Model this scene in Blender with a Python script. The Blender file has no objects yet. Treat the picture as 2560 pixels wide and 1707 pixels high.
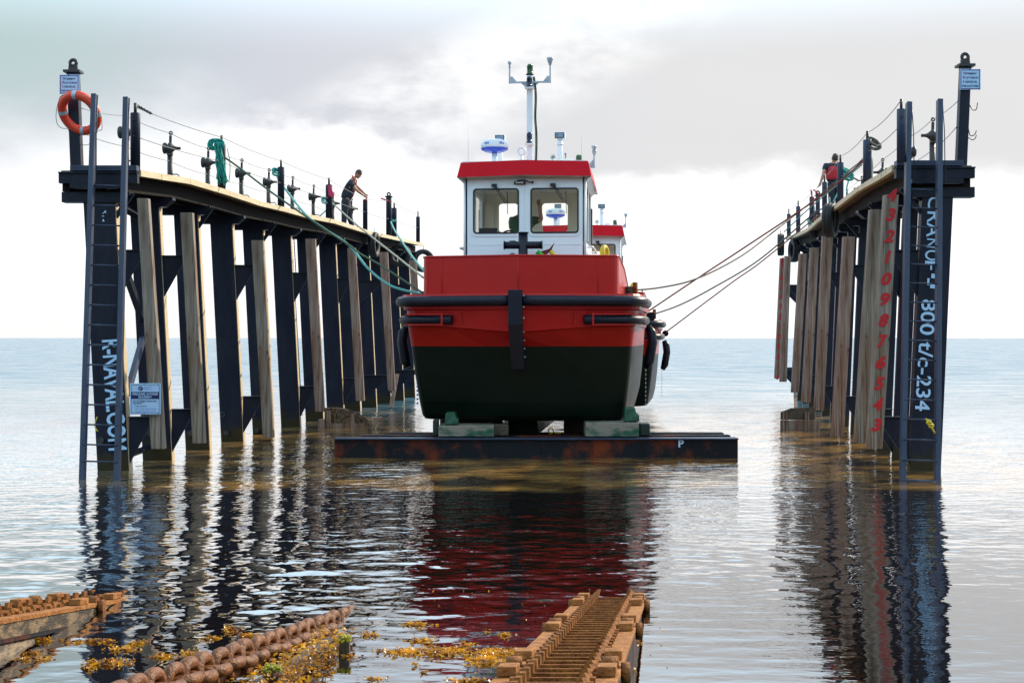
import bpy, bmesh, math, random
import numpy as np
from mathutils import Vector, Matrix, Euler
random.seed(7); np.random.seed(7)
R = math.radians; PI = math.pi
SC = bpy.context.scene; C = SC.collection
F = 3555.0; CX = 1280.0; HY = 844.0; H = 2.2       # photo pixels: focal length, centre, horizon; eye height

def P(px, py, d):                                   # a point seen at (px,py), d metres away
    return Vector(((px-CX)*d/F, d, H-(py-HY)*d/F))

# ------------------------------------------------------------------ materials
def nt(name):
    m = bpy.data.materials.new(name); m.use_nodes = True
    n = m.node_tree.nodes; l = m.node_tree.links
    return m, n, l, n['Principled BSDF']
def paint(name, c1, c2=None, rough=.5, scale=4, bump=.0, metal=0, stretch=(1,1,1), coat=0, rvar=.1, bscale=30, spec=.5, detail=6, lo=.35, hi=.7):
    m, n, l, b = nt(name)
    b.inputs['Roughness'].default_value = rough; b.inputs['Metallic'].default_value = metal
    b.inputs['Coat Weight'].default_value = coat; b.inputs['Specular IOR Level'].default_value = spec
    b.inputs['Coat Roughness'].default_value = .15
    c2 = c2 or tuple(x*.7 for x in c1)
    tc = n.new('ShaderNodeTexCoord'); mp = n.new('ShaderNodeMapping'); mp.inputs['Scale'].default_value = stretch
    l.new(tc.outputs['Object'], mp.inputs[0])
    no = n.new('ShaderNodeTexNoise'); no.inputs['Scale'].default_value = scale; no.inputs['Detail'].default_value = detail
    no.inputs['Roughness'].default_value = .65
    l.new(mp.outputs[0], no.inputs['Vector'])
    cr = n.new('ShaderNodeValToRGB'); cr.color_ramp.elements[0].position = lo; cr.color_ramp.elements[1].position = hi
    cr.color_ramp.elements[0].color = (*c1, 1); cr.color_ramp.elements[1].color = (*c2, 1)
    l.new(no.outputs['Fac'], cr.inputs[0]); l.new(cr.outputs[0], b.inputs['Base Color'])
    mr = n.new('ShaderNodeMapRange'); mr.inputs['To Min'].default_value = max(.02, rough-rvar); mr.inputs['To Max'].default_value = min(1, rough+rvar)
    l.new(no.outputs['Fac'], mr.inputs[0]); l.new(mr.outputs[0], b.inputs['Roughness'])
    if bump:
        n2 = n.new('ShaderNodeTexNoise'); n2.inputs['Scale'].default_value = bscale; n2.inputs['Detail'].default_value = 5
        l.new(mp.outputs[0], n2.inputs['Vector'])
        bp = n.new('ShaderNodeBump'); bp.inputs['Strength'].default_value = bump; bp.inputs['Distance'].default_value = .02
        l.new(n2.outputs['Fac'], bp.inputs['Height']); l.new(bp.outputs[0], b.inputs['Normal'])
    return m
def plank_mat(name, ca, cb, cc):
    """weathered sawn timber: grain along local z, dark checks and round knots"""
    m, n, l, b = nt(name); b.inputs['Roughness'].default_value = .8
    b.inputs['Specular IOR Level'].default_value = .25
    tc = n.new('ShaderNodeTexCoord')
    mp = n.new('ShaderNodeMapping'); mp.inputs['Scale'].default_value = (30, 30, 1.2)
    l.new(tc.outputs['Object'], mp.inputs[0])
    dn = n.new('ShaderNodeTexNoise'); dn.inputs['Scale'].default_value = 1.3; l.new(tc.outputs['Object'], dn.inputs['Vector'])
    no = n.new('ShaderNodeTexNoise'); no.inputs['Scale'].default_value = 1; no.inputs['Detail'].default_value = 7; no.inputs['Distortion'].default_value = .6
    l.new(mp.outputs[0], no.inputs['Vector'])
    cr = n.new('ShaderNodeValToRGB'); e = cr.color_ramp.elements
    e[0].position = .28; e[0].color = (*cc, 1); e[1].position = .72; e[1].color = (*cb, 1)
    k = cr.color_ramp.elements.new(.45); k.color = (*ca, 1)
    l.new(no.outputs['Fac'], cr.inputs[0])
    mp2 = n.new('ShaderNodeMapping'); mp2.inputs['Scale'].default_value = (5, 5, 1.9); l.new(tc.outputs['Object'], mp2.inputs[0])
    vo = n.new('ShaderNodeTexVoronoi'); vo.inputs['Scale'].default_value = 1; l.new(mp2.outputs[0], vo.inputs['Vector'])
    kr = n.new('ShaderNodeValToRGB'); kr.color_ramp.elements[0].position = .05; kr.color_ramp.elements[1].position = .13
    kr.color_ramp.elements[0].color = (.16, .1, .06, 1); kr.color_ramp.elements[1].color = (1, 1, 1, 1)
    l.new(vo.outputs['Distance'], kr.inputs[0])
    mx = n.new('ShaderNodeMix'); mx.data_type = 'RGBA'; mx.blend_type = 'MULTIPLY'; mx.inputs[0].default_value = .75
    l.new(cr.outputs[0], mx.inputs[6]); l.new(kr.outputs[0], mx.inputs[7])
    sr = n.new('ShaderNodeValToRGB'); sr.color_ramp.elements[0].position = .45; sr.color_ramp.elements[1].position = .62
    sr.color_ramp.elements[0].color = (1, 1, 1, 1); sr.color_ramp.elements[1].color = (.62, .42, .3, 1)
    mp3 = n.new('ShaderNodeMapping'); mp3.inputs['Scale'].default_value = (6, 6, .5); l.new(tc.outputs['Object'], mp3.inputs[0])
    sn = n.new('ShaderNodeTexNoise'); sn.inputs['Scale'].default_value = 1.4; sn.inputs['Detail'].default_value = 3; l.new(mp3.outputs[0], sn.inputs['Vector'])
    l.new(sn.outputs['Fac'], sr.inputs[0])
    m2 = n.new('ShaderNodeMix'); m2.data_type = 'RGBA'; m2.blend_type = 'MULTIPLY'; m2.inputs[0].default_value = .8
    l.new(mx.outputs[2], m2.inputs[6]); l.new(sr.outputs[0], m2.inputs[7]); l.new(m2.outputs[2], b.inputs['Base Color'])
    bp = n.new('ShaderNodeBump'); bp.inputs['Strength'].default_value = .5; bp.inputs['Distance'].default_value = .01
    l.new(no.outputs['Fac'], bp.inputs['Height']); l.new(bp.outputs[0], b.inputs['Normal'])
    return m
M = {}
M['steel'] = paint('navy_steel', (.005,.007,.017), (.016,.018,.03), .42, 1.6, .15, spec=.22, stretch=(2,2,.6), rvar=.12)
def tide(m):
    n=m.node_tree.nodes; l=m.node_tree.links; b=n['Principled BSDF']; src=b.inputs['Base Color'].links[0].from_socket
    tc=n.new('ShaderNodeTexCoord'); sp=n.new('ShaderNodeSeparateXYZ'); l.new(tc.outputs['Object'],sp.inputs[0]); no=n.new('ShaderNodeTexNoise'); no.inputs['Scale'].default_value=5; no.inputs['Detail'].default_value=6; l.new(tc.outputs['Object'],no.inputs['Vector'])
    ad=n.new('ShaderNodeMath'); ad.operation='MULTIPLY_ADD'; l.new(no.outputs['Fac'],ad.inputs[0]); ad.inputs[1].default_value=-.5; l.new(sp.outputs['Z'],ad.inputs[2])
    mr=n.new('ShaderNodeMapRange'); l.new(ad.outputs[0],mr.inputs[0]); mr.inputs[1].default_value=-.05; mr.inputs[2].default_value=.12; mr.inputs[3].default_value=1; mr.inputs[4].default_value=0
    mx=n.new('ShaderNodeMix'); mx.data_type='RGBA'; l.new(mr.outputs[0],mx.inputs[0]); l.new(src,mx.inputs[6]); mx.inputs[7].default_value=(.028,.022,.008,1); l.new(mx.outputs[2],b.inputs['Base Color'])
M['pilesteel'] = paint('pile_steel', (.005,.007,.017), (.016,.018,.03), .42, 1.6, .15, spec=.22, stretch=(2,2,.6), rvar=.12); tide(M['pilesteel'])
M['steel2'] = paint('grey_blue_steel', (.02,.03,.06), (.04,.055,.09), .4, 2.2, .1, spec=.35, stretch=(2,2,.8))
M['iron'] = paint('black_iron', (.012,.012,.014), (.05,.038,.03), .5, 9, .3)
M['plank'] = plank_mat('weathered_plank', (.23,.185,.145), (.35,.29,.23), (.06,.045,.035))
M['sunstrip'] = paint('sunlit_edge_tan', (.66,.5,.3), (.5,.38,.22), .5, 3, .2, stretch=(3,3,.8))  # tan carries the sunlight on the inner sides of the left piles
M['plank2'] = plank_mat('sawn_brown_plank', (.26,.18,.14), (.37,.27,.21), (.07,.04,.03))
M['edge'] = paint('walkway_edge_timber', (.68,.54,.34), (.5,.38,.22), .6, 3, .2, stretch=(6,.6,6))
M['deck'] = paint('walkway_boards', (.16,.13,.1), (.09,.075,.06), .7, 5, .3, stretch=(1,6,1))
M['red'] = paint('red_boat_paint', (.47,.012,.009), (.37,.008,.006), .3, 1.2, .03, coat=.05, bscale=5, spec=.3)
M['roofred'] = paint('bright_red_paint', (.56,.003,.012), (.5,.003,.01), .5, 1.5, spec=.12)
M['rubber'] = paint('black_rubber', (.005,.006,.014), (.011,.012,.022), .38, 4, .1, spec=.25)
M['tyre'] = paint('tyre_rubber', (.008,.007,.009), (.02,.017,.017), .65, 8, .35, bscale=60)
M['white'] = paint('white_boat_paint', (.86,.88,.88), (.8,.83,.84), .35, 1.5, .02, coat=.2)
M['white2'] = paint('white_equipment', (.75,.76,.77), (.68,.69,.7), .45, 5)
M['cream'] = paint('cream_interior', (.9,.84,.73), (.87,.8,.69), .6, 3)
M['gasket'] = paint('black_gasket', (.008,.008,.01), None, .5)
M['blue'] = paint('blue_plastic', (.01,.06,.55), (.01,.05,.45), .3)
M['bluetext'] = paint('blue_lettering', (.01,.05,.4), None, .4)
M['greenlens'] = paint('green_lamp_lens', (.03,.13,.03), (.01,.05,.012), .1)
M['darklens'] = paint('blue_lamp_lens', (.01,.02,.09), (.005,.008,.03), .1)
M['brass'] = paint('brass', (.35,.25,.09), None, .35, metal=.7)
M['rust'] = paint('rusty_steel', (.30,.11,.025), (.12,.035,.008), .7, 14, .8, bscale=60, spec=.2)
M['rustbar'] = paint('dark_rust', (.30,.11,.022), (.10,.028,.006), .7, 14, .8, bscale=60, spec=.15)
M['rustlight'] = paint('orange_rust', (.40,.165,.045), (.16,.05,.012), .75, 13, .6, bscale=55, spec=.2)
M['rustdark'] = paint('dark_rusty_beam', (.007,.008,.011), (.16,.028,.008), .6, 1.3, .5, lo=.50, hi=.66, bscale=30, spec=.18, detail=9)
M['chain'] = paint('brown_chain', (.22,.07,.014), (.07,.02,.006), .5, 16, .7, bscale=50, spec=.3)
M['teal'] = paint('teal_rope', (.012,.34,.26), (.01,.2,.16), .7, 30, .6, bscale=120)
M['tealpale'] = paint('pale_teal_rope', (.16,.42,.38), (.06,.3,.26), .7, 30, .6, bscale=120)
M['dkgreenrope'] = paint('dark_green_rope', (.03,.1,.055), (.12,.16,.1), .7, 30, .6, bscale=120)
M['beige'] = paint('beige_rope', (.46,.42,.3), (.3,.28,.2), .7, 30, .6, bscale=120)
M['darkrope'] = paint('dark_rope', (.045,.04,.03), (.12,.1,.07), .7, 30, .6, bscale=120)
M['redrope'] = paint('red_brown_rope', (.26,.035,.02), (.16,.06,.03), .7, 30, .6, bscale=120)
M['wire'] = paint('galvanised_wire', (.22,.22,.21), (.12,.12,.11), .45, 20)
M['orange'] = paint('orange_lifebuoy', (.78,.055,.012), (.68,.045,.01), .45, 3)
M['silver'] = paint('reflective_tape', (.45,.5,.55), None, .3)
M['sign'] = paint('sign_shade_blue', (.42,.6,.8), (.4,.57,.77), .35, 2)  # white panels with the blue of the shade put into the colour
M['signnavy'] = paint('sign_navy', (.01,.012,.09), None, .4)
M['signred'] = paint('sign_red', (.45,.01,.03), None, .4)
M['signviolet'] = paint('sign_border', (.14,.05,.2), None, .4)
M['letters'] = paint('white_lettering', (.45,.66,.88), (.38,.58,.8), .5, 12)
M['numred'] = paint('red_numerals', (.56,.008,.012), (.46,.007,.01), .45, 10)
M['block'] = paint('green_stained_timber', (.22,.19,.145), (.003,.07,.03), .75, 2.0, .4, lo=.46, hi=.6, stretch=(1,1,3))
M['greenpad'] = paint('green_pad', (.004,.085,.035), (.003,.03,.014), .5, 6, .3)
M['dkgreen'] = paint('dark_green_paint', (.004,.02,.012), None, .4)
M['skin'] = paint('skin', (.42,.2,.12), (.36,.17,.1), .5, 6)
M['hair'] = paint('dark_brown_hair', (.05,.025,.012), (.02,.01,.006), .5, 30, .6)
M['navycloth'] = paint('navy_shirt', (.018,.02,.036), (.012,.013,.022), .8, 9, .3)
M['trouser'] = paint('dark_trousers', (.02,.02,.03), (.012,.012,.018), .85, 9, .3)
M['redcloth'] = paint('red_vest', (.5,.012,.022), (.4,.01,.018), .7, 6, .2)
M['orangecloth'] = paint('orange_strap', (.6,.1,.03), None, .7)
M['greencloth'] = paint('green_jacket', (.01,.07,.03), None, .7)
M['boot'] = paint('black_boots', (.01,.01,.01), None, .6)
M['weed'] = paint('orange_seaweed', (.85,.42,.015), (.16,.03,.01), .3, 9, lo=.42, hi=.6)
def weed_fix():
    m=M['weed']; n=m.node_tree.nodes; l=m.node_tree.links; b=n['Principled BSDF']; o=n['Material Output']
    t=n.new('ShaderNodeBsdfTranslucent'); l.new(b.inputs['Base Color'].links[0].from_socket,t.inputs[0]); x=n.new('ShaderNodeMixShader'); x.inputs[0].default_value=.4
    l.new(b.outputs[0],x.inputs[1]); l.new(t.outputs[0],x.inputs[2]); l.new(x.outputs[0],o.inputs[0])
weed_fix()
M['shadewood'] = paint('deck_shade_timber', (.012,.011,.011), (.022,.018,.015), .85, 5, .3, spec=.1)  # near-black colour carries the shade under the walkway decks
M['moss'] = paint('yellow_green_moss', (.40,.34,.012), (.14,.15,.012), .8, 14, .6)
M['wetwood'] = paint('wet_dark_timber', (.03,.022,.014), (.1,.065,.03), .4, 6, .5)
M['oldwood'] = paint('stained_old_timber', (.2,.125,.06), (.03,.018,.01), .7, 5, .5, stretch=(4,1,2), lo=.42, hi=.56)
M['yellow'] = paint('yellow_plastic', (.75,.55,.02), None, .5)
M['neon'] = paint('bright_green_plastic', (.03,.6,.06), None, .4)
M['maroon'] = paint('maroon_cloth', (.14,.01,.012), None, .6)
M['pink'] = paint('pink_red_cloth', (.55,.03,.09), None, .7)
M['mark'] = paint('pale_draught_marks', (.75,.75,.7), None, .5)
def glass():
    m = bpy.data.materials.new('window_glass'); m.use_nodes = True; n = m.node_tree.nodes; l = m.node_tree.links; n.clear()
    o = n.new('ShaderNodeOutputMaterial'); t = n.new('ShaderNodeBsdfTransparent'); t.inputs[0].default_value = (.95,.96,.93,1)
    g = n.new('ShaderNodeBsdfGlossy'); g.inputs['Roughness'].default_value = .03
    fr = n.new('ShaderNodeFresnel'); fr.inputs[0].default_value = 1.5; mx = n.new('ShaderNodeMixShader')
    l.new(fr.outputs[0], mx.inputs[0]); l.new(t.outputs[0], mx.inputs[1]); l.new(g.outputs[0], mx.inputs[2]); l.new(mx.outputs[0], o.inputs[0])
    return m
M['glass'] = glass()
def hull_mat():
    m, n, l, b = nt('hull_paint'); tc = n.new('ShaderNodeTexCoord'); sp = n.new('ShaderNodeSeparateXYZ')
    l.new(tc.outputs['Object'], sp.inputs[0])
    no = n.new('ShaderNodeTexNoise'); no.inputs['Scale'].default_value = 1.5; no.inputs['Detail'].default_value = 5; l.new(tc.outputs['Object'], no.inputs['Vector'])
    gt = n.new('ShaderNodeMath'); gt.operation = 'GREATER_THAN'; gt.inputs[1].default_value = 2.04; l.new(sp.outputs['Z'], gt.inputs[0])
    r = n.new('ShaderNodeValToRGB'); r.color_ramp.elements[0].color = (.42,.012,.009,1); r.color_ramp.elements[1].color = (.34,.008,.006,1); l.new(no.outputs['Fac'], r.inputs[0])
    g = n.new('ShaderNodeValToRGB'); g.color_ramp.elements[0].color = (.001,.004,.002,1); g.color_ramp.elements[1].color = (.002,.009,.005,1); l.new(no.outputs['Fac'], g.inputs[0])
    mx = n.new('ShaderNodeMix'); mx.data_type = 'RGBA'; l.new(gt.outputs[0], mx.inputs[0]); l.new(g.outputs[0], mx.inputs[6]); l.new(r.outputs[0], mx.inputs[7])
    l.new(mx.outputs[2], b.inputs['Base Color']); b.inputs['Roughness'].default_value = .3; b.inputs['Specular IOR Level'].default_value=.18
    mr = n.new('ShaderNodeMapRange'); mr.inputs['To Min'].default_value = .4; mr.inputs['To Max'].default_value = .3; l.new(gt.outputs[0], mr.inputs[0]); l.new(mr.outputs[0], b.inputs['Roughness'])
    mc = n.new('ShaderNodeMath'); mc.operation = 'MULTIPLY'; mc.inputs[1].default_value = .05; l.new(gt.outputs[0], mc.inputs[0]); l.new(mc.outputs[0], b.inputs['Coat Weight'])
    bp = n.new('ShaderNodeBump'); bp.inputs['Strength'].default_value = .12; bp.inputs['Distance'].default_value = .05; l.new(no.outputs['Fac'], bp.inputs['Height']); l.new(bp.outputs[0], b.inputs['Normal'])
    return m
M['hull'] = hull_mat()

# ------------------------------------------------------------------ mesh builder
class MB:
    def __init__(s): s.v = []; s.f = []; s.sm = []
    def add(s, vs, fs, smooth=False):
        o = len(s.v); s.v += [tuple(v) for v in vs]; s.f += [tuple(i+o for i in f) for f in fs]; s.sm += [smooth]*len(fs); return s
    def hexa(s, p):                                     # 8 points: bottom ring 0-3, top ring 4-7
        return s.add(p, [(3,2,1,0),(4,5,6,7),(0,1,5,4),(1,2,6,5),(2,3,7,6),(3,0,4,7)])
    def box(s, x0, x1, y0, y1, z0, z1):
        x0,x1=sorted((x0,x1)); y0,y1=sorted((y0,y1)); z0,z1=sorted((z0,z1))
        return s.hexa([(x0,y0,z0),(x1,y0,z0),(x1,y1,z0),(x0,y1,z0),(x0,y0,z1),(x1,y0,z1),(x1,y1,z1),(x0,y1,z1)])
    def bar(s, a, b, w, h, side=None):                   # rectangular bar from a to b; w along 'side', h across
        a=Vector(a); b=Vector(b); d=(b-a).normalized()
        sd = Vector(side) if side is not None else (Vector((1,0,0)) if abs(d.x)<.9 else Vector((0,1,0)))
        sd = (sd - d*sd.dot(d)).normalized(); up = d.cross(sd)
        q=[]
        for p in (a,b):
            q += [p-sd*w/2-up*h/2, p+sd*w/2-up*h/2, p+sd*w/2+up*h/2, p-sd*w/2+up*h/2]
        return s.hexa(q)
    def tube(s, pts, r, n=8, closed=False, caps=True):
        pts=[Vector(p) for p in pts]; k=len(pts); rs = r if isinstance(r,(list,tuple)) else [r]*k
        o=[]; prev=None; 
        for i,p in enumerate(pts):
            if closed: t=(pts[(i+1)%k]-pts[i-1])
            else: t=pts[min(i+1,k-1)]-pts[max(i-1,0)]
            t = t.normalized() if t.length>1e-9 else Vector((0,0,1))
            if prev is None: a=t.orthogonal().normalized()
            else:
                a=prev-t*prev.dot(t); a = a.normalized() if a.length>1e-6 else t.orthogonal().normalized()
            prev=a; b=t.cross(a)
            for j in range(n):
                an=2*PI*j/n; o.append(p+(a*math.cos(an)+b*math.sin(an))*rs[i])
        fs=[]
        for i in range(k if closed else k-1):
            for j in range(n):
                i2=(i+1)%k; fs.append((i*n+j, i*n+(j+1)%n, i2*n+(j+1)%n, i2*n+j))
        s.add(o, fs, True)
        if caps and not closed:
            base=len(s.v)-len(o); s.f.append(tuple(base+j for j in range(n))[::-1]); s.f.append(tuple(base+(k-1)*n+j for j in range(n))); s.sm += [False,False]
        return s
    def cyl(s, a, b, r, n=16, r2=None): return s.tube([a,b],[r, r if r2 is None else r2], n)
    def lathe(s, prof, c=(0,0,0), n=24, mat=None):       # prof: (radius, z)
        c=Vector(c); vs=[]; fs=[]
        for r,z in prof:
            for j in range(n):
                p=Vector((r*math.cos(2*PI*j/n), r*math.sin(2*PI*j/n), z)); p = (mat@p) if mat else p
                vs.append(p+c)
        for i in range(len(prof)-1):
            for j in range(n): fs.append((i*n+j, i*n+(j+1)%n, (i+1)*n+(j+1)%n, (i+1)*n+j))
        return s.add(vs, fs, True)
    def ell(s, c, rx, ry, rz, n=16, m=10, mat=None):
        prof=[(math.sin(PI*i/m), -math.cos(PI*i/m)) for i in range(m+1)]
        c=Vector(c); vs=[]; fs=[]
        for r,z in prof:
            for j in range(n):
                p=Vector((r*math.cos(2*PI*j/n)*rx, r*math.sin(2*PI*j/n)*ry, z*rz)); p=(mat@p) if mat else p; vs.append(c+p)
        for i in range(m):
            for j in range(n): fs.append((i*n+j, i*n+(j+1)%n, (i+1)*n+(j+1)%n, (i+1)*n+j))
        return s.add(vs, fs, True)
    def prism(s, poly, ext):                              # polygon (3-D points) pushed along ext
        ext=Vector(ext); n=len(poly); p=[Vector(q) for q in poly]; vs=p+[q+ext for q in p]
        return s.add(vs, [tuple(range(n))[::-1], tuple(range(n,2*n))]+[(i,(i+1)%n,n+(i+1)%n,n+i) for i in range(n)])
    def torus(s, c, R_, r, mat=None, n=32, m=12, sx=1, sz=1):
        pts=[]
        for i in range(n):
            a=2*PI*i/n; p=Vector((math.cos(a)*R_*sx,0,math.sin(a)*R_*sz)); p=(mat@p) if mat else p; pts.append(Vector(c)+p)
        return s.tube(pts, r, m, closed=True)
    def build(s, name, mat, parent=None, bevel=0, loc=None):
        me=bpy.data.meshes.new(name); org=Vector(loc) if loc is not None else Vector((0,0,0))
        me.from_pydata([tuple(Vector(v)-org) for v in s.v], [], s.f); me.update()
        me.polygons.foreach_set('use_smooth', s.sm)
        bm=bmesh.new(); bm.from_mesh(me); bmesh.ops.recalc_face_normals(bm, faces=bm.faces); bm.to_mesh(me); bm.free()
        me.materials.append(M[mat] if isinstance(mat,str) else mat)
        o=bpy.data.objects.new(name, me); C.objects.link(o)
        if parent is not None: o.parent=parent; o.location = org - (parent.get('_o') and Vector(parent['_o']) or Vector((0,0,0)))
        else: o.location=org
        if bevel:
            b=o.modifiers.new('bevel','BEVEL'); b.width=bevel; b.segments=2; b.limit_method='ANGLE'
        return o
def thing(name, label, cat, loc=(0,0,0), group=None, kind=None):
    o=bpy.data.objects.new(name, None); C.objects.link(o); o.location=loc; o.empty_display_size=.1
    o['_o']=list(loc); o['label']=label; o['category']=cat
    if group: o['group']=group
    if kind: o['kind']=kind
    return o
def tag(o, label=None, cat=None, group=None, kind=None):
    if label: o['label']=label
    if cat: o['category']=cat
    if group: o['group']=group
    if kind: o['kind']=kind
    return o
def part(mb, name, mat, parent, bevel=0, loc=None):      # mb is in world coordinates
    return mb.build(name, mat, parent, bevel, loc if loc is not None else Vector(parent['_o']) if parent.get('_o') else None)
def sub(mb, name, mat, parentpart, loc=None):             # sub-part of a part whose own origin is known
    o=mb.build(name, mat, None, 0, loc); 
    wp=world_loc(parentpart); o.parent=parentpart; o.location=Vector(o.location)-wp
    return o
def world_loc(o):
    v=Vector(o.location)
    while o.parent: o=o.parent; v+=Vector(o.location)
    return v
def copy_tree(o, parent=None):
    c=o.copy(); C.objects.link(c); c.parent=parent
    for ch in [x for x in bpy.data.objects if x.parent==o]: copy_tree(ch, c)
    return c
def text(body, mat, cap, length, origin, xdir, ydir, parent=None, name='lettering', shear=0, bold=.0, ext=.004, align='LEFT'):
    """text as a mesh: cap height along ydir, fitted to 'length' along xdir"""
    cu=bpy.data.curves.new('t','FONT'); cu.body=body; cu.shear=shear; cu.offset=bold; cu.extrude=0; cu.size=1; cu.resolution_u=3
    to=bpy.data.objects.new('t',cu); C.objects.link(to)
    dg=bpy.context.evaluated_depsgraph_get(); me=bpy.data.meshes.new_from_object(to.evaluated_get(dg))
    bpy.data.objects.remove(to)
    n=len(me.vertices); co=np.zeros(n*3); me.vertices.foreach_get('co',co); co=co.reshape(-1,3)
    x0,x1=co[:,0].min(),co[:,0].max(); sx=(length/(x1-x0)) if length else cap/.7
    y=co[:,1]*cap/.7; x=(co[:,0]-x0)*sx
    if align=='CENTER': x-= (x1-x0)*sx/2
    xd=Vector(xdir).normalized(); yd=Vector(ydir).normalized(); nd=xd.cross(yd).normalized()
    og=Vector(origin)
    out=[og+xd*float(a)+yd*float(b)+nd*ext for a,b in zip(x,y)]
    polys=[tuple(p.vertices) for p in me.polygons]
    bpy.data.meshes.remove(me)
    mb=MB(); mb.add(out, polys)
    o=mb.build(name, mat, None, 0, og)
    if parent is not None: o.parent=parent; o.location=og-world_loc(parent)
    return o
def catenary(a, b, sag, n=24):
    a=Vector(a); b=Vector(b); return [a.lerp(b,t/n)-Vector((0,0,sag*4*(t/n)*(1-t/n))) for t in range(n+1)]
def smooth_path(pts, k=6):                                # Catmull-Rom
    pts=[Vector(p) for p in pts]; q=[pts[0]]+pts+[pts[-1]]; o=[]
    for i in range(1,len(q)-2):
        p0,p1,p2,p3=q[i-1:i+3]
        for j in range(k):
            t=j/k; o.append(.5*((2*p1)+(p2-p0)*t+(2*p0-5*p1+4*p2-p3)*t*t+(3*p1-p0-3*p2+p3)*t**3))
    o.append(pts[-1]); return o
ORD=['nearest','second nearest','third nearest','fourth nearest','fifth nearest','sixth nearest','seventh nearest','eighth nearest','ninth nearest','tenth nearest','eleventh nearest','twelfth nearest']

# ------------------------------------------------------------------ camera
cam=bpy.data.cameras.new('camera'); co=bpy.data.objects.new('camera',cam); C.objects.link(co)
co.location=(0,0,H); co.rotation_euler=(R(90),0,0); cam.sensor_width=36; cam.lens=36*F/2560
cam.shift_y=-9.5/2560; cam.clip_end=20000; cam.clip_start=.1
SC.camera=co

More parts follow.
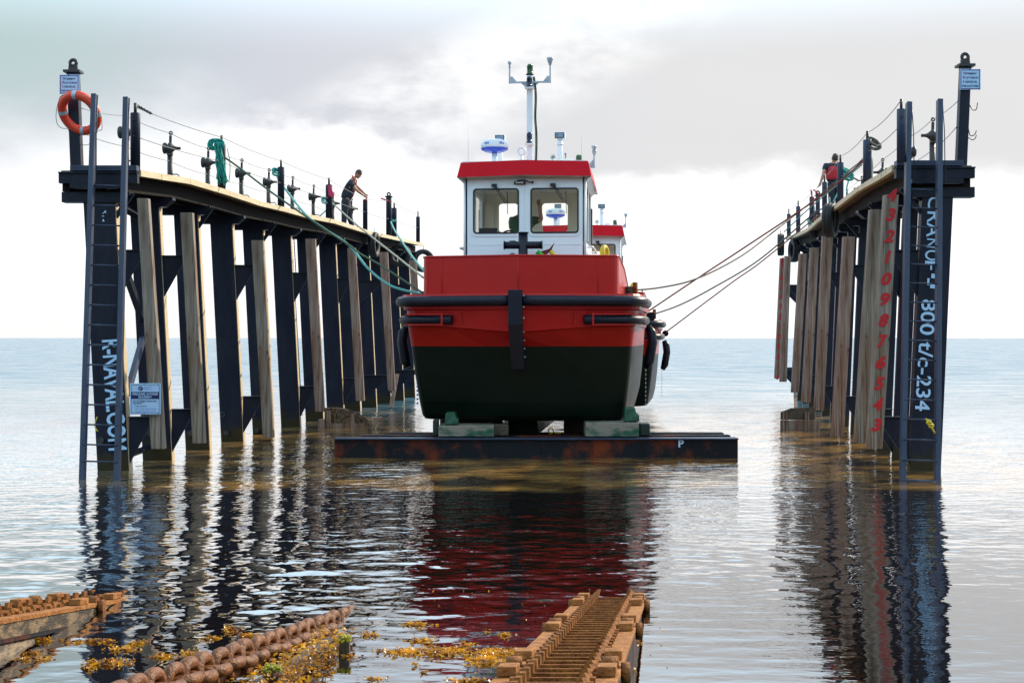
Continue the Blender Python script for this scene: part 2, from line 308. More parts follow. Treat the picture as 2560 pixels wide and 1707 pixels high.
# ------------------------------------------------------------------ sun and sky
SUN_AZ=R(48); SUN_EL=R(30)                                # azimuth to the right of the view direction
sd=Vector((math.sin(SUN_AZ)*math.cos(SUN_EL), math.cos(SUN_AZ)*math.cos(SUN_EL), math.sin(SUN_EL)))
sl=bpy.data.lights.new('sun','SUN'); sl.energy=5; sl.angle=R(.5); sl.color=(1,.86,.66)
so=bpy.data.objects.new('sun',sl); C.objects.link(so); so.rotation_euler=sd.to_track_quat('Z','Y').to_euler(); so.location=sd*60
w=bpy.data.worlds.new('World'); SC.world=w; w.use_nodes=True
def world():
    n=w.node_tree.nodes; l=w.node_tree.links; n.clear()
    out=n.new('ShaderNodeOutputWorld')
    sky=n.new('ShaderNodeTexSky'); sky.sky_type='NISHITA'; sky.sun_disc=False; sky.sun_elevation=SUN_EL; sky.sun_rotation=SUN_AZ
    bg1=n.new('ShaderNodeBackground'); bg1.inputs[1].default_value=.15; l.new(sky.outputs[0],bg1.inputs[0])
    tc=n.new('ShaderNodeTexCoord'); sp=n.new('ShaderNodeSeparateXYZ'); l.new(tc.outputs['Generated'],sp.inputs[0])
    def mth(op,a,b=None,c=None,clamp=False):
        m=n.new('ShaderNodeMath'); m.operation=op; m.use_clamp=clamp
        for i,v in enumerate((a,b,c)):
            if v is None: continue
            if isinstance(v,(int,float)): m.inputs[i].default_value=v
            else: l.new(v,m.inputs[i])
        return m.outputs[0]
    def ss(v,a,b,lo=0,hi=1):
        m=n.new('ShaderNodeMapRange'); m.interpolation_type='SMOOTHSTEP'; l.new(v,m.inputs[0])
        m.inputs[1].default_value=a; m.inputs[2].default_value=b; m.inputs[3].default_value=lo; m.inputs[4].default_value=hi; return m.outputs[0]
    def mix(f,a,b):
        m=n.new('ShaderNodeMix'); m.data_type='RGBA'
        if isinstance(f,(int,float)): m.inputs[0].default_value=f
        else: l.new(f,m.inputs[0])
        for i,v in ((6,a),(7,b)):
            if isinstance(v,tuple): m.inputs[i].default_value=(*v,1)
            else: l.new(v,m.inputs[i])
        return m.outputs[2]
    az=mth('ARCTAN2',sp.outputs['X'],sp.outputs['Y']); el=mth('ARCSINE',sp.outputs['Z'])
    cv=n.new('ShaderNodeCombineXYZ'); l.new(az,cv.inputs[0]); l.new(mth('MULTIPLY',el,2.0),cv.inputs[1])
    def noise(sc,det,off,ro=.55):
        mp=n.new('ShaderNodeMapping'); mp.inputs['Location'].default_value=off; l.new(cv.outputs[0],mp.inputs[0])
        no=n.new('ShaderNodeTexNoise'); no.inputs['Scale'].default_value=sc; no.inputs['Detail'].default_value=det; no.inputs['Roughness'].default_value=ro
        l.new(mp.outputs[0],no.inputs['Vector']); return no.outputs['Fac']
    n1=noise(7,7,(3.1,1.7,0)); n2=noise(16,6,(9.3,4.1,0)); n3=noise(3.2,4,(1.2,7.7,0))
    # the edge between the white low cloud and the grey layer above it
    gl=mth('MULTIPLY',mth('ADD',mth('COSINE',mth('MULTIPLY',mth('ADD',az,.165),14.0)),1),.018)
    gl=mth('MULTIPLY',gl,ss(mth('ABSOLUTE',mth('ADD',az,.165)),.24,.16))
    e0=mth('ADD',mth('SUBTRACT',el,gl),mth('MULTIPLY',mth('SUBTRACT',.5,n2),.045))
    e0=mth('ADD',e0,mth('MULTIPLY',mth('SUBTRACT',.5,n1),.03))
    sharp=ss(e0,.098,.122); soft=ss(e0,.07,.16)
    fcl=mix(ss(az,-.26,-.16),soft,sharp)
    grey=mix(ss(az,-.28,.16),(.58,.60,.67),(.71,.71,.715))
    grey=mix(mth('MULTIPLY',ss(az,-.14,-.36),ss(el,.09,.2)),grey,(.45,.575,.575))
    grey=mix(mth('MULTIPLY',ss(n1,.4,.7),.06),grey,(.54,.53,.58))
    # a brighter drift of thin cloud above the mast
    db=mth('ADD',mth('POWER',mth('MULTIPLY',mth('ADD',az,.03),6.5),2.0),mth('POWER',mth('MULTIPLY',mth('SUBTRACT',el,mth('ADD',.185,mth('MULTIPLY',az,.35))),26.0),2.0))
    br=mth('MULTIPLY',ss(db,1.9,0),ss(n2,.3,.62))
    grey=mix(mth('MULTIPLY',br,.75),grey,(1.0,1.0,1.0))
    low=mix(mth('MULTIPLY',ss(n3,.42,.62),.35),(1.1,1.1,1.1),(.93,.92,.93))
    low=mix(mth('MULTIPLY',ss(el,.055,.0),ss(az,.0,-.2,0,.8)),low,(.88,.83,.81))
    vis=mix(fcl,low,grey)
    # above and behind the viewer the cloud thins to blue
    high=mix(ss(el,.5,.9),mix(ss(el,.19,.33),vis,(1.35,1.75,2.1)),(.42,.58,.8))
    back=mix(ss(n1,.45,.65),(.95,1.4,1.8),(1.25,1.6,1.85))
    cl=mix(ss(mth('ABSOLUTE',az),.9,1.7),high,back)
    bg2=n.new('ShaderNodeBackground'); bg2.inputs[1].default_value=1.0; l.new(cl,bg2.inputs[0])
    ms=n.new('ShaderNodeMixShader')
    cover=mth('SUBTRACT',1.0,mth('MULTIPLY',mth('MAXIMUM',ss(el,.35,.8),ss(mth('ABSOLUTE',az),1.0,1.7)),.2))
    l.new(cover,ms.inputs[0]); l.new(bg1.outputs[0],ms.inputs[1]); l.new(bg2.outputs[0],ms.inputs[2]); l.new(ms.outputs[0],out.inputs[0])
world()
SC.view_settings.view_transform='Standard'; SC.view_settings.look='None'; SC.view_settings.exposure=.18; SC.view_settings.gamma=1
SC.cycles.max_bounces=8; SC.cycles.transparent_max_bounces=12; SC.cycles.caustics_reflective=False; SC.cycles.caustics_refractive=False
SC.cycles.sample_clamp_indirect=6

# ------------------------------------------------------------------ water
def water_mat():
    m,n,l,b=nt('sea_water'); tc=n.new('ShaderNodeTexCoord'); sp=n.new('ShaderNodeSeparateXYZ'); l.new(tc.outputs['Object'],sp.inputs[0])
    def ss(v,a,c,lo=0,hi=1):
        q=n.new('ShaderNodeMapRange'); q.interpolation_type='SMOOTHSTEP'; l.new(v,q.inputs[0]); q.inputs[1].default_value=a; q.inputs[2].default_value=c
        q.inputs[3].default_value=lo; q.inputs[4].default_value=hi; return q.outputs[0]
    def noise(scale,det,stretch=(1,1,1)):
        mp=n.new('ShaderNodeMapping'); mp.inputs['Scale'].default_value=stretch; l.new(tc.outputs['Object'],mp.inputs[0])
        q=n.new('ShaderNodeTexNoise'); q.inputs['Scale'].default_value=scale; q.inputs['Detail'].default_value=det; l.new(mp.outputs[0],q.inputs['Vector']); return q.outputs['Fac']
    sh=n.new('ShaderNodeValToRGB'); sh.color_ramp.elements[0].position=.4; sh.color_ramp.elements[1].position=.62
    sh.color_ramp.elements[0].color=(.03,.015,.005,1); sh.color_ramp.elements[1].color=(.5,.26,.06,1)
    l.new(noise(.9,6,(1,1,1)),sh.inputs[0])
    ab=n.new('ShaderNodeMath'); ab.operation='ABSOLUTE'; sb=n.new('ShaderNodeMath'); sb.operation='SUBTRACT'; sb.inputs[1].default_value=1.5; l.new(sp.outputs['X'],sb.inputs[0]); l.new(sb.outputs[0],ab.inputs[0])
    mxm=n.new('ShaderNodeMath'); mxm.operation='MAXIMUM'; l.new(ss(ab.outputs[0],6.5,10.5),mxm.inputs[0]); l.new(ss(sp.outputs['Y'],30,50),mxm.inputs[1])
    mx=n.new('ShaderNodeMix'); mx.data_type='RGBA'; l.new(mxm.outputs[0],mx.inputs[0]); l.new(sh.outputs[0],mx.inputs[6]); fb=n.new('ShaderNodeValToRGB'); fb.color_ramp.elements[0].position=.38; fb.color_ramp.elements[1].position=.62; fb.color_ramp.elements[0].color=(.015,.085,.135,1); fb.color_ramp.elements[1].color=(.12,.22,.26,1); l.new(noise(1.6,8,(.2,1,1)),fb.inputs[0]); l.new(fb.outputs[0],mx.inputs[7])
    nr=n.new('ShaderNodeMix'); nr.data_type='RGBA'; yn=n.new('ShaderNodeMath'); yn.operation='MULTIPLY_ADD'; l.new(noise(.8,5,(.6,1.5,1)),yn.inputs[0]); yn.inputs[1].default_value=1.6; l.new(sp.outputs['Y'],yn.inputs[2]); l.new(ss(yn.outputs[0],21.1,21.7),nr.inputs[0]); nr.inputs[6].default_value=(.006,.003,.002,1); l.new(mx.outputs[2],nr.inputs[7])
    l.new(nr.outputs[2],b.inputs['Base Color'])
    b.inputs['Roughness'].default_value=.02; b.inputs['IOR'].default_value=1.333;  b.inputs['Coat IOR'].default_value=1.85; b.inputs['Coat Roughness'].default_value=.02
    l.new(ss(sp.outputs['Y'],20,48,1,0),b.inputs['Coat Weight']); fr_=n.new('ShaderNodeMath'); fr_.operation='MULTIPLY_ADD'; l.new(ss(noise(1.2,8,(.2,1,1)),.36,.64,0,1),fr_.inputs[0]); l.new(ss(sp.outputs['Y'],24,85,.0,.30),fr_.inputs[1]); l.new(ss(sp.outputs['Y'],28,110,.02,.04),fr_.inputs[2]); l.new(fr_.outputs[0],b.inputs['Roughness'])
    st=ss(sp.outputs['Y'],8,30,.06,.75)
    b1=n.new('ShaderNodeBump'); b1.inputs['Distance'].default_value=.05; l.new(noise(5,3,(.5,1,1)),b1.inputs['Height']); l.new(st,b1.inputs['Strength'])
    far=ss(sp.outputs['Y'],35,110,.0,1.0)
    b2=n.new('ShaderNodeBump'); b2.inputs['Distance'].default_value=.5; l.new(noise(.8,4,(.45,1,1)),b2.inputs['Height']); l.new(far,b2.inputs['Strength']); l.new(b1.outputs[0],b2.inputs['Normal'])
    l.new(b2.outputs[0],b.inputs['Normal']); l.new(b2.outputs[0],b.inputs['Coat Normal'])
    return m
M['water']=water_mat()
def sstep(x,a,b): t=np.clip((x-a)/(b-a),0,1); return t*t*(3-2*t)
def build_water():
    ys=np.concatenate([np.arange(1330,128,-1.0), np.array([118,104,92,80,70,60,50,42,35,29,24,19,15,11,8,6,4,3,2,1.2])])
    ds=F*H/ys; xs=np.arange(-330,2900,4.4)
    D,XP=np.meshgrid(ds,xs,indexing='ij'); X=(XP-CX)*D/F; Y=D.copy()
    Z=np.zeros_like(X)
    dd=np.abs(np.gradient(ds))[:,None]; dx=(4.4*ds/F)[:,None]
    rng=np.random.RandomState(3)
    near=.16+.84*sstep(Y+np.clip(-X,0,2)*.6,10.5,15.0)
    side=1-.55*sstep(X,-.3,2.6)*(1-sstep(Y,20,30))                      # calmer to the right of the bow
    far=1+.9*sstep(Y,28,60)
    patch=.75+.35*np.sin(X*.45+1.3*np.sin(Y*.31))*np.sin(Y*.38+.7)
    N=70
    for i in range(N):
        lam=.10*(2.6/.10)**(i/(N-1)); th=rng.normal(0,.6) + (PI/2 if rng.rand()<.8 else 0)
        kx,ky=math.cos(th)*2*PI/lam, math.sin(th)*2*PI/lam; ph=rng.rand()*2*PI
        sl=.06*math.sqrt(2/N)*(1.45 if lam<.45 else (1.0 if lam<1.2 else .5)); a=sl*lam/(2*PI)
        fade=np.clip(1-(2.2*(abs(ky)*dd+abs(kx)*dx)/(2*PI)),0,1)
        wob=.5*np.sin(X*.7+Y*.23+i)+.5*np.sin(Y*.9-X*.31+2*i)
        Z+=a*np.sin(kx*X+ky*Y+ph+wob)*fade
    Z*=near*side*far*patch
    # rings spreading from the end of the roller track
    r=np.hypot(X-1.7,Y-13.6); Z+=.0022*np.sin(r*2*PI/.34)*np.exp(-r/2.2)*(1-np.exp(-r/.3))
    Z*=(Y<120)
    nr,nc=X.shape; me=bpy.data.meshes.new('water')
    me.vertices.add(nr*nc); me.vertices.foreach_set('co',np.stack([X,Y,Z],-1).reshape(-1).astype(np.float32))
    idx=np.arange(nr*nc).reshape(nr,nc); q=np.stack([idx[:-1,:-1],idx[:-1,1:],idx[1:,1:],idx[1:,:-1]],-1).reshape(-1,4)
    me.loops.add(q.size); me.loops.foreach_set('vertex_index',q.reshape(-1).astype(np.int32))
    me.polygons.add(len(q)); me.polygons.foreach_set('loop_start',np.arange(0,q.size,4,dtype=np.int32))
    me.update(calc_edges=True); me.polygons.foreach_set('use_smooth',np.ones(len(q),bool))
    me.materials.append(M['water']); o=bpy.data.objects.new('water',me); C.objects.link(o); o['kind']='structure'; o['label']='calm sea rippling out to the horizon'
    # the rest of the sea, around the finely rippled part
    mb=MB()
    s=9000
    mb.add([(-s,-s,-.03),(s,-s,-.03),(s,s,-.03),(-s,s,-.03)],[(0,1,2,3)])
    o2=mb.build('water','water'); o2['kind']='structure'; o2['label']='open sea beyond and beside the slipway'
    mb=MB(); mb.add([(-s,-s,-1.6),(s,-s,-1.6),(s,s,-1.6),(-s,s,-1.6)],[(0,1,2,3)])
    o3=mb.build('seabed','wetwood'); o3['kind']='structure'
build_water()
def unseen_hill():  # unseen land added to darken what the front faces reflect
    nx,ny=60,30; V_=[];F_=[]
    for j in range(ny):
        for i in range(nx):
            x=-500+1000*i/(nx-1); t=j/(ny-1); y=2.5-260*t**1.6-abs(x)*.05
            z=-.5+(1.1*min(1,t*6))+60*max(0,t-.22)**1.25+(4*math.sin(x*.021+1)+2.5*math.sin(x*.057))*max(0,t-.2)*1.6
            V_.append((x,y,z))
    for j in range(ny-1):
        for i in range(nx-1): F_.append((j*nx+i,j*nx+i+1,(j+1)*nx+i+1,(j+1)*nx+i))
    M['land']=paint('unseen_hill_cover',(.035,.045,.02),(.07,.06,.04),.9,.3,.3)
    o=MB().add(V_,F_,True).build('unseen_hill','land'); o['kind']='structure'; o['label']='unseen dark hill added behind the viewer to darken front reflections'
unseen_hill()
print('water')

# ------------------------------------------------------------------ piers
class Side:
    def __init__(s,a,b,sg,edge): s.a=a; s.b=b; s.sg=sg; s.edge=[(s.dep(px),py) for px,py in edge]
    def X(s,d): return s.a+s.b*(d-23.5)                   # inner deck edge
    def dep(s,px): return (s.a-23.5*s.b)/((px-CX)/F-s.b)
    def zt(s,d):                                          # deck top
        pts=[(e[0],H+(HY-e[1])*e[0]/F) for e in s.edge]
        if d<=pts[0][0]: return pts[0][1]
        for (d0,z0),(d1,z1) in zip(pts,pts[1:]):
            if d<=d1: return z0+(z1-z0)*(d-d0)/(d1-d0)
        return pts[-1][1]
LS=Side(-6.15,.0966,-1,[(351,426),(400,434),(472,446),(571,476.5),(645,502),(717,520),(776,537),(834,549),(924,578),(965,587),(1055,608)])
RS=Side(6.306,.13,1,[(2234,413),(2208,431),(2148,466),(2094,509),(2051,543),(2021,570),(1995,583),(1967,593)])
PD=[23.5,25.6,27.8,30.1,32.5,35.0,37.5,40.0,42.3,44.8,47.3,49.8,52.2]
WID=1.28
def pier(S,label):
    sg=S.sg
    t=thing('walkway_pier',label,'pier',(S.X(23.5),23.5,0))
    end=S.edge[-1][0]
    # deck boards + stringer + edge board, segment by segment
    ds=[e[0] for e in S.edge]; ds[0]=23.45
    dk=MB(); st=MB()
    for i,(d0,d1) in enumerate(zip(ds,ds[1:])):
        z0,z1=S.zt(d0)-(.0 if i else .0),S.zt(d1); x0,x1=S.X(d0),S.X(d1); o=-1 if sg>0 else 1   # o: outward sign for the deck body
        o=sg
        g=.03
        eb=MB(); eb.hexa([(x0-o*.03,d0+g,z0-.105),(x0+o*.05,d0+g,z0-.105),(x1+o*.05,d1,z1-.105),(x1-o*.03,d1,z1-.105),(x0-o*.03,d0+g,z0),(x0+o*.05,d0+g,z0),(x1+o*.05,d1,z1),(x1-o*.03,d1,z1)])
        part(eb,'edge_board','edge',t)
        dk.hexa([(x0+o*.052,d0,z0-.09),(x0+o*WID,d0,z0-.09),(x1+o*WID,d1,z1-.09),(x1+o*.052,d1,z1-.09),(x0+o*.052,d0,z0-.012),(x0+o*WID,d0,z0-.012),(x1+o*WID,d1,z1-.012),(x1+o*.052,d1,z1-.012)])
        for off,w_,h0,h1 in ((.24,.12,.108,.36),(.62,.12,.108,.36),(1.14,.12,.108,.36)):
            st.hexa([(x0+o*off,d0,z0-h1),(x0+o*(off+w_),d0,z0-h1),(x1+o*(off+w_),d1,z1-h1),(x1+o*off,d1,z1-h1),(x0+o*off,d0,z0-h0),(x0+o*(off+w_),d0,z0-h0),(x1+o*(off+w_),d1,z1-h0),(x1+o*off,d1,z1-h0)])
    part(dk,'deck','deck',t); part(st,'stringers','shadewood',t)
    # front landing
    z=S.zt(23.5); x=S.X(23.5); lb=MB(); lb.box(x-sg*.01,x+sg*1.08,23.25,23.44,z-.04,z+.05); part(lb,'landing_edge','steel2',t,.006)
    fb=MB(); fb.box(x-sg*.01,x+sg*1.28,23.3,23.42,z-.235,z-.06); fb.box(x-sg*.01,x+sg*1.28,23.26,23.46,z-.075,z-.055); part(fb,'cross_beam','steel',t)
    fb=MB(); fb.box(x+sg*.25,x+sg*1.1,23.3,23.45,z-.32,z-.237); part(fb,'cross_beam','steel',t)
    # piles
    for i,d in enumerate(PD):
        if d>end: continue
        zt=S.zt(d)-.36
        if sg<0:
            xb=-6.29+.0966*(d-23.5); w_=.515 if i<2 else .46; xt=xb-.29; th=.17
            q=[(xb-w_,d,-.9),(xb,d,-.9),(xb,d+th,-.9),(xb-w_,d+th,-.9),(xt-w_,d,zt),(xt,d,zt),(xt,d+th,zt),(xt-w_,d+th,zt)]
        else:
            xb=6.54+.13*(d-23.5); w_=.51 if i==0 else (.265 if i<5 else .22); xt=xb+.25; th=.1 if i else .2
            if i==0: xb-=.0
            q=[(xb,d,-.9),(xb+w_,d,-.9),(xb+w_,d+th,-.9),(xb,d+th,-.9),(xt,d,zt),(xt+w_,d,zt),(xt+w_,d+th,zt),(xt,d+th,zt)]
        pl_=part(MB().hexa(q),'pile','pilesteel',t,.008)
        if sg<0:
            e=.012; part(MB().hexa([(xb+.001,d+.03,-.9),(xb+e,d+.03,-.9),(xb+e,d+th+.06,-.9),(xb+.001,d+th+.06,-.9),(xt+.001,d+.03,zt),(xt+e,d+.03,zt),(xt+e,d+th+.06,zt),(xt+.001,d+th+.06,zt)]),'sunlit_strip','sunstrip',t)  # added strip, its colour paints the sunlit side of the pile
        # headstock under the deck, cut back at its inner end
        xi=S.X(d)+sg*.16; xo=(xt+sg*(w_ if sg>0 else 0) if sg>0 else xt-w_)+sg*.34
        zz=S.zt(d)-.362
        hb=MB(); poly=[(xi,d-.03,zz),(xi,d-.03,zz-.05),(xi+sg*.14,d-.03,zz-.17),(xo,d-.03,zz-.17),(xo,d-.03,zz)]
        hb.prism(poly,(0,.24,0)); part(hb,'headstock','steel',t)
        # brace from the pile up to the inner edge
        if i%2==0:
            xa=xt if sg<0 else xt
            part(MB().bar((xa-sg*.0,d+.08,zt-.42),(S.X(d)+sg*.14,d+.08,zt-.02),.07,.07,(0,1,0)),'brace','steel',t)
    return t
LP=pier(LS,'dark steel walkway on leaning piles along the left side of the boats')
RP=pier(RS,'dark steel walkway on piles along the right side of the boats')
# diagonal bracing between the first two left piles
def lbar(a,b,w_,h_,mat='steel'): part(MB().bar(a,b,w_,h_,(0,1,0)),'brace',mat,LP)
lbar(P(300,640,23.7),P(357,800,25.4),.12,.1); lbar(P(357,846,25.4),P(318,985,23.8),.11,.08,'steel2')
lbar(P(357,800,25.4),P(357,850,25.4),.1,.1)
lbar(P(290,510,23.7),P(345,540,25.4),.1,.1)
lbar(P(300,1146,23.9),P(372,1118,25.5),.1,.08)
part(MB().bar(P(2318,462,23.6),P(2296,500,23.6),.07,.07,(0,1,0)),'brace','steel',RP)
# timber fender planks, each on two triangular brackets off its pile
def brackets(PR,S,rows,idx):
    sg=S.sg
    for (ta,tb,ty,ba,bb,by,d,mt),i in zip(rows,idx):
        if i>=len(PD): continue
        for z in (3.64+.013*(d-23.5),.88+.01*(d-23.5)):
            xp=(-6.29 if sg<0 else 6.54)+S.b*(PD[i]-23.5)+(-.29 if sg<0 else .25)*z/4.9
            f=(H-z)*F/d+HY; t_=(f-ty)/(by-ty); e0=(ta+(ba-ta)*t_) if sg<0 else (tb+(bb-tb)*t_); xe=P(e0,0,d).x-sg*(-.02)
            dd=PD[i]+.05
            if (xe-xp)*(-sg)<.03: continue
            g=MB().prism([(xp,dd,z),(xe,dd,z),(xe,dd,z-.12),(xp,dd,z-.78)],(0,.03,0)); g.box(xp,xe,dd-.05,dd+.12,z+.001,z+.016); part(g,'gusset','steel',PR)
# planks
def planks(PR,S,rows):
    for k,(ta,tb,ty,ba,bb,by,d,mt) in enumerate(rows):
        th=.16; a0,a1=P(ta,ty,d),P(tb,ty,d); b0,b1=P(ba,by,d),P(bb,by,d)
        T=Vector((0,th,0)); c=(a0+a1+b0+b1)/4
        m=MB().hexa([b0,b1,b1+T,b0+T,a0,a1,a1+T,a0+T]); o=part(m,'fender_plank',mt,PR,.006,c)
        for zz in (.3,.72):
            q=b0.lerp(a0,zz).lerp(b1.lerp(a1,zz),.5); part(MB().bar(q+Vector((0,th,0)),q+Vector((0,th+.14,0)),.06,.06),'plank_bracket','steel',PR)
        yield o,(a0,a1,b0,b1)
LR_=[(342,370,496,377.5,411,1122,23.4,'plank'),(450,480.5,531.6,481,512,1108,25.5,'plank'),(628,657,601,657,683.5,1094,30.0,'plank'),
  (763,788,597,788,811,1029,34.9,'plank2'),(868,888.5,620,889.6,911,1002,39.9,'plank2'),(948,969,630.5,970,988,976.5,42.2,'plank2'),(1023,1041,651,1042,1058,955,47.2,'plank2')]
RR_=[(2212.6,2247,487,2168.5,2206.6,1122,23.3,'plank'),(2176,2209,523.6,2137.7,2170,1107,25.5,'plank'),(2109.6,2138,591.5,2080,2110,1091,30.0,'plank2'),
  (2057,2083,590,2037,2060,1026,34.9,'plank2'),(2027,2048,619,2005,2027,1006,39.9,'plank2'),(1999,2018,634,1979,1997.5,981,42.2,'plank2'),(1962.5,1977.5,640,1950,1967,954.6,47.2,'plank2'),(1951,1961,645.5,1937,1950,946,49.7,'plank2')]
L_pl=list(planks(LP,LS,LR_)); R_pl=list(planks(RP,RS,RR_))
brackets(LP,LS,LR_,[0,1,3,5,7,8,10]); brackets(RP,RS,RR_,[0,1,3,5,7,8,10,11])
def numerals(o,corners,items,cap,d):
    a0,a1,b0,b1=corners; top=(a0+a1)/2; bot=(b0+b1)/2
    for ch,py in items:
        z=H-(py-HY)*d/F; t=(z-bot.z)/(top.z-bot.z); c=bot+(top-bot)*t; up=(top-bot).normalized()
        w_=(a1-a0).length
        text(ch,'numred',cap,w_*.74 if ch not in '1' else w_*.45,c+Vector((0,-.004,0))-up*cap/2,(1,0,0),up,o,'numeral',shear=.22,bold=.045,align='CENTER')
yy=[448,493,542,590,640,687,735,783,832,880,928,975]
numerals(R_pl[0][0],R_pl[0][1],[(c,y*1.0884) for c,y in zip('432109876543',yy)],.19,23.3)
numerals(R_pl[7][0],R_pl[7][1],[(c,y) for c,y in zip('876543210987 6'.replace(' ',''),[651,668,693,716,742,766,791,818,841.6,866.6,891.5,916,941])],.19,49.7)
# lettering on the two front piles
def pile_text(PR,body,x0,y0,x1,y1,cap,name='lettering',bold=.006):
    a=P(x0,y0,23.485); b=P(x1,y1,23.485); xd=(b-a).normalized(); yd=Vector((0,-1,0)).cross(xd); yd=yd if yd.x>0 else -yd
    text(body,'letters',cap,(b-a).length,a,xd,yd,PR,name,bold=bold,ext=.002)
pile_text(LP,'R-NAVAL.COM',256,850,273,1126,.29,bold=.022)
pile_text(RP,'CRA',2321,490,2316,592,.235)
pile_text(RP,'N',2318,596,2316,618,.16)
pile_text(RP,'O',2314,624,2312,650,.235)
pile_text(RP,'F',2313,652,2312,674,.2)
pile_text(RP,'II',2329,684,2325,720,.13)
pile_text(RP,'-',2310,695,2309,712,.235)
pile_text(RP,'800 t/c-234',2305,748,2288,1026,.235,bold=.012)
mb=MB()
for q in ([(255,536),(264,525),(266,533),(262,532)],[(253,541),(260,539),(260,542)],[(255,554),(258,547),(262,554)]):
    mb=MB(); mb.add([P(x,y,23.483) for x,y in q],[tuple(range(len(q)))]); part(mb,'paint_fleck','letters',LP)
# lugs on the lower piles + mooring line rings
for px,py,d in ((370,1084,25.5),(471,1083,27.7),(562,1082,30),(637,1076,32.4),(246,1101,23.4)):
    c=P(px,py,d); part(MB().cyl(c+Vector((.03,0,0)),c+Vector((.03,.08,0)),.055,12),'lug','iron',LP)
for px,py,d in ((361,1040,25.5),(556,1036,30),(633,1034,32.4)):
    part(MB().torus(P(px,py,d),.045,.012,n=14,m=6),'ring','iron',LP)
print('piers')

# ------------------------------------------------------------------ ladders
def ladder(lt,lb,rt,rb,dt,db,ys,label):
    base=(P(*lb,db)+P(*rb,db))/2; t=thing('ladder',label,'ladder',base)
    for (a,b) in ((lt,lb),(rt,rb)):
        A=P(*a,dt); B=P(*b,db)+Vector((0,0,-.5)); m=MB().bar(A,B,.08,.13,(1,0,0)); part(m,'rail','steel2',t,.004)
        # bent lip of the handhold
        part(MB().tube([A+Vector((.05,.02,0)),A+Vector((.055,-.08,-.5)),P(a[0],460,dt)+Vector((.06,-.1,0))],.008,6),'handrail_rod','steel2',t)
    for y in ys:
        zf=(y-lt[1])/(lb[1]-lt[1]); dd=dt+(db-dt)*zf
        xl=lt[0]+(lb[0]-lt[0])*zf; xr=rt[0]+(rb[0]-rt[0])*zf
        part(MB().cyl(P(xl,y,dd),P(xr,y+2.5,dd),.013,8),'rung','steel2',t)
    return t
ladder((236,237),(203.5,1201),(315.6,245),(291,1201),23.1,21.95,[463+49.8*k for k in range(14)]+[1152],'dark steel ladder standing in the water against the left pier')
ladder((2272,257),(2255,1204),(2349,250),(2342.5,1205),23.1,21.95,[472.7,519.5,566.5,613.3,660,707,755,802,850,899,948,998,1047,1098,1149,1199],'dark steel ladder in front of the white letters on the right pier')

# ------------------------------------------------------------------ posts
LABP=['','','']
def mooring_post(S,px0,px1,thin,sh,base,label,eye=False,d=None):
    pc=(px0+px1)/2; d=d or S.dep(pc - (-4 if S.sg<0 else 4)*1.0)+.12
    z0=S.zt(d); c=P(pc,0,d); r=(px1-px0)/2*d/F; zs=H-(sh-HY)*d/F
    t=thing('mooring_post',label,'mooring post',(c.x,d,z0),'pipe posts along the inner walkway edges')
    m=MB(); m.tube([(c.x,d,z0-.02),(c.x,d,zs-.01),(c.x,d,zs)],[r,r,r*.94],20); part(m,'pipe','steel2' if S.sg>0 else 'steel',t)
    if thin:
        zt=H-(thin-HY)*d/F; part(MB().cyl((c.x,d,zs),(c.x,d,zt),r*.32,10),'stub','iron',t)
    if eye:
        part(MB().box(c.x-r*1.3,c.x+r*1.3,d-.1,d+.1,zs,zs+.03),'cap_plate','iron',t); part(MB().torus((c.x,d,zs+.09),.05,.025,n=18,m=8),'eye','iron',t)
    part(MB().cyl((c.x-.02,d-r-.03,zs-.12),(c.x-.02,d-r+.03,zs-.12),.022,8),'bolt','iron',t)
    return c.x,d,z0,zs,r
ML=[('A',326,350.5,258,283,'thick pipe post beside the ladder at the head of the left walkway',0),
('B',544,564,339,361,'pipe post on the left walkway draped with a thick teal rope bundle',0),
('C',694,711,400,418,'pipe post on the left walkway with a small teal rope coil near its top',0),
('D',814,831,445,462,'pipe post carrying a pink cloth, left of the man on the left walkway',0),
('E',907,919,None,499,'plain pipe post the man on the left walkway is reaching for',0),
('F',965,979,None,493,'taller pipe post with an eye on top, right of the man on the left walkway',1),
('G',979,992,507,520,'lower pipe post touching the eye-topped one on the left walkway',0),
('H',1040,1050,528,542,'last pipe post at the far end of the left walkway',0)]
MP={}
for k,a,b,th,sh,lab,ey in ML: MP[k]=mooring_post(LS,a,b,th,sh,0,lab,bool(ey))
MR=[('RA',2242,2264,248,273,'thick pipe post beside the ladder at the head of the right walkway',0),
('RB',2157.6,2179,328,350,'pipe post on the right walkway wrapped in a grey rope coil',0),
('RC',2093,2109,387,406,'pipe post with teal rope standing in front of the man in the red vest',0),
('RD',2055,2068,438.6,455,'pipe post just left of the man in the red vest',0),
('RE',2023.5,2035.6,477,492,'pipe post with red tape on top on the right walkway',0),
('EY',2039,2050,None,490,'pipe post with an eye on top between the taped post and the man in red',1),
('RF',1990,2001,501,516,'second to last pipe post at the far end of the right walkway',0),
('RG',1967,1977,522,535,'last pipe post at the far end of the right walkway',0)]
for k,a,b,th,sh,lab,ey in MR: MP[k]=mooring_post(RS,a,b,th,sh,0,lab,bool(ey), d=(RS.dep(2030)+1.2 if k=='EY' else (51.2 if k=='RG' else None)))
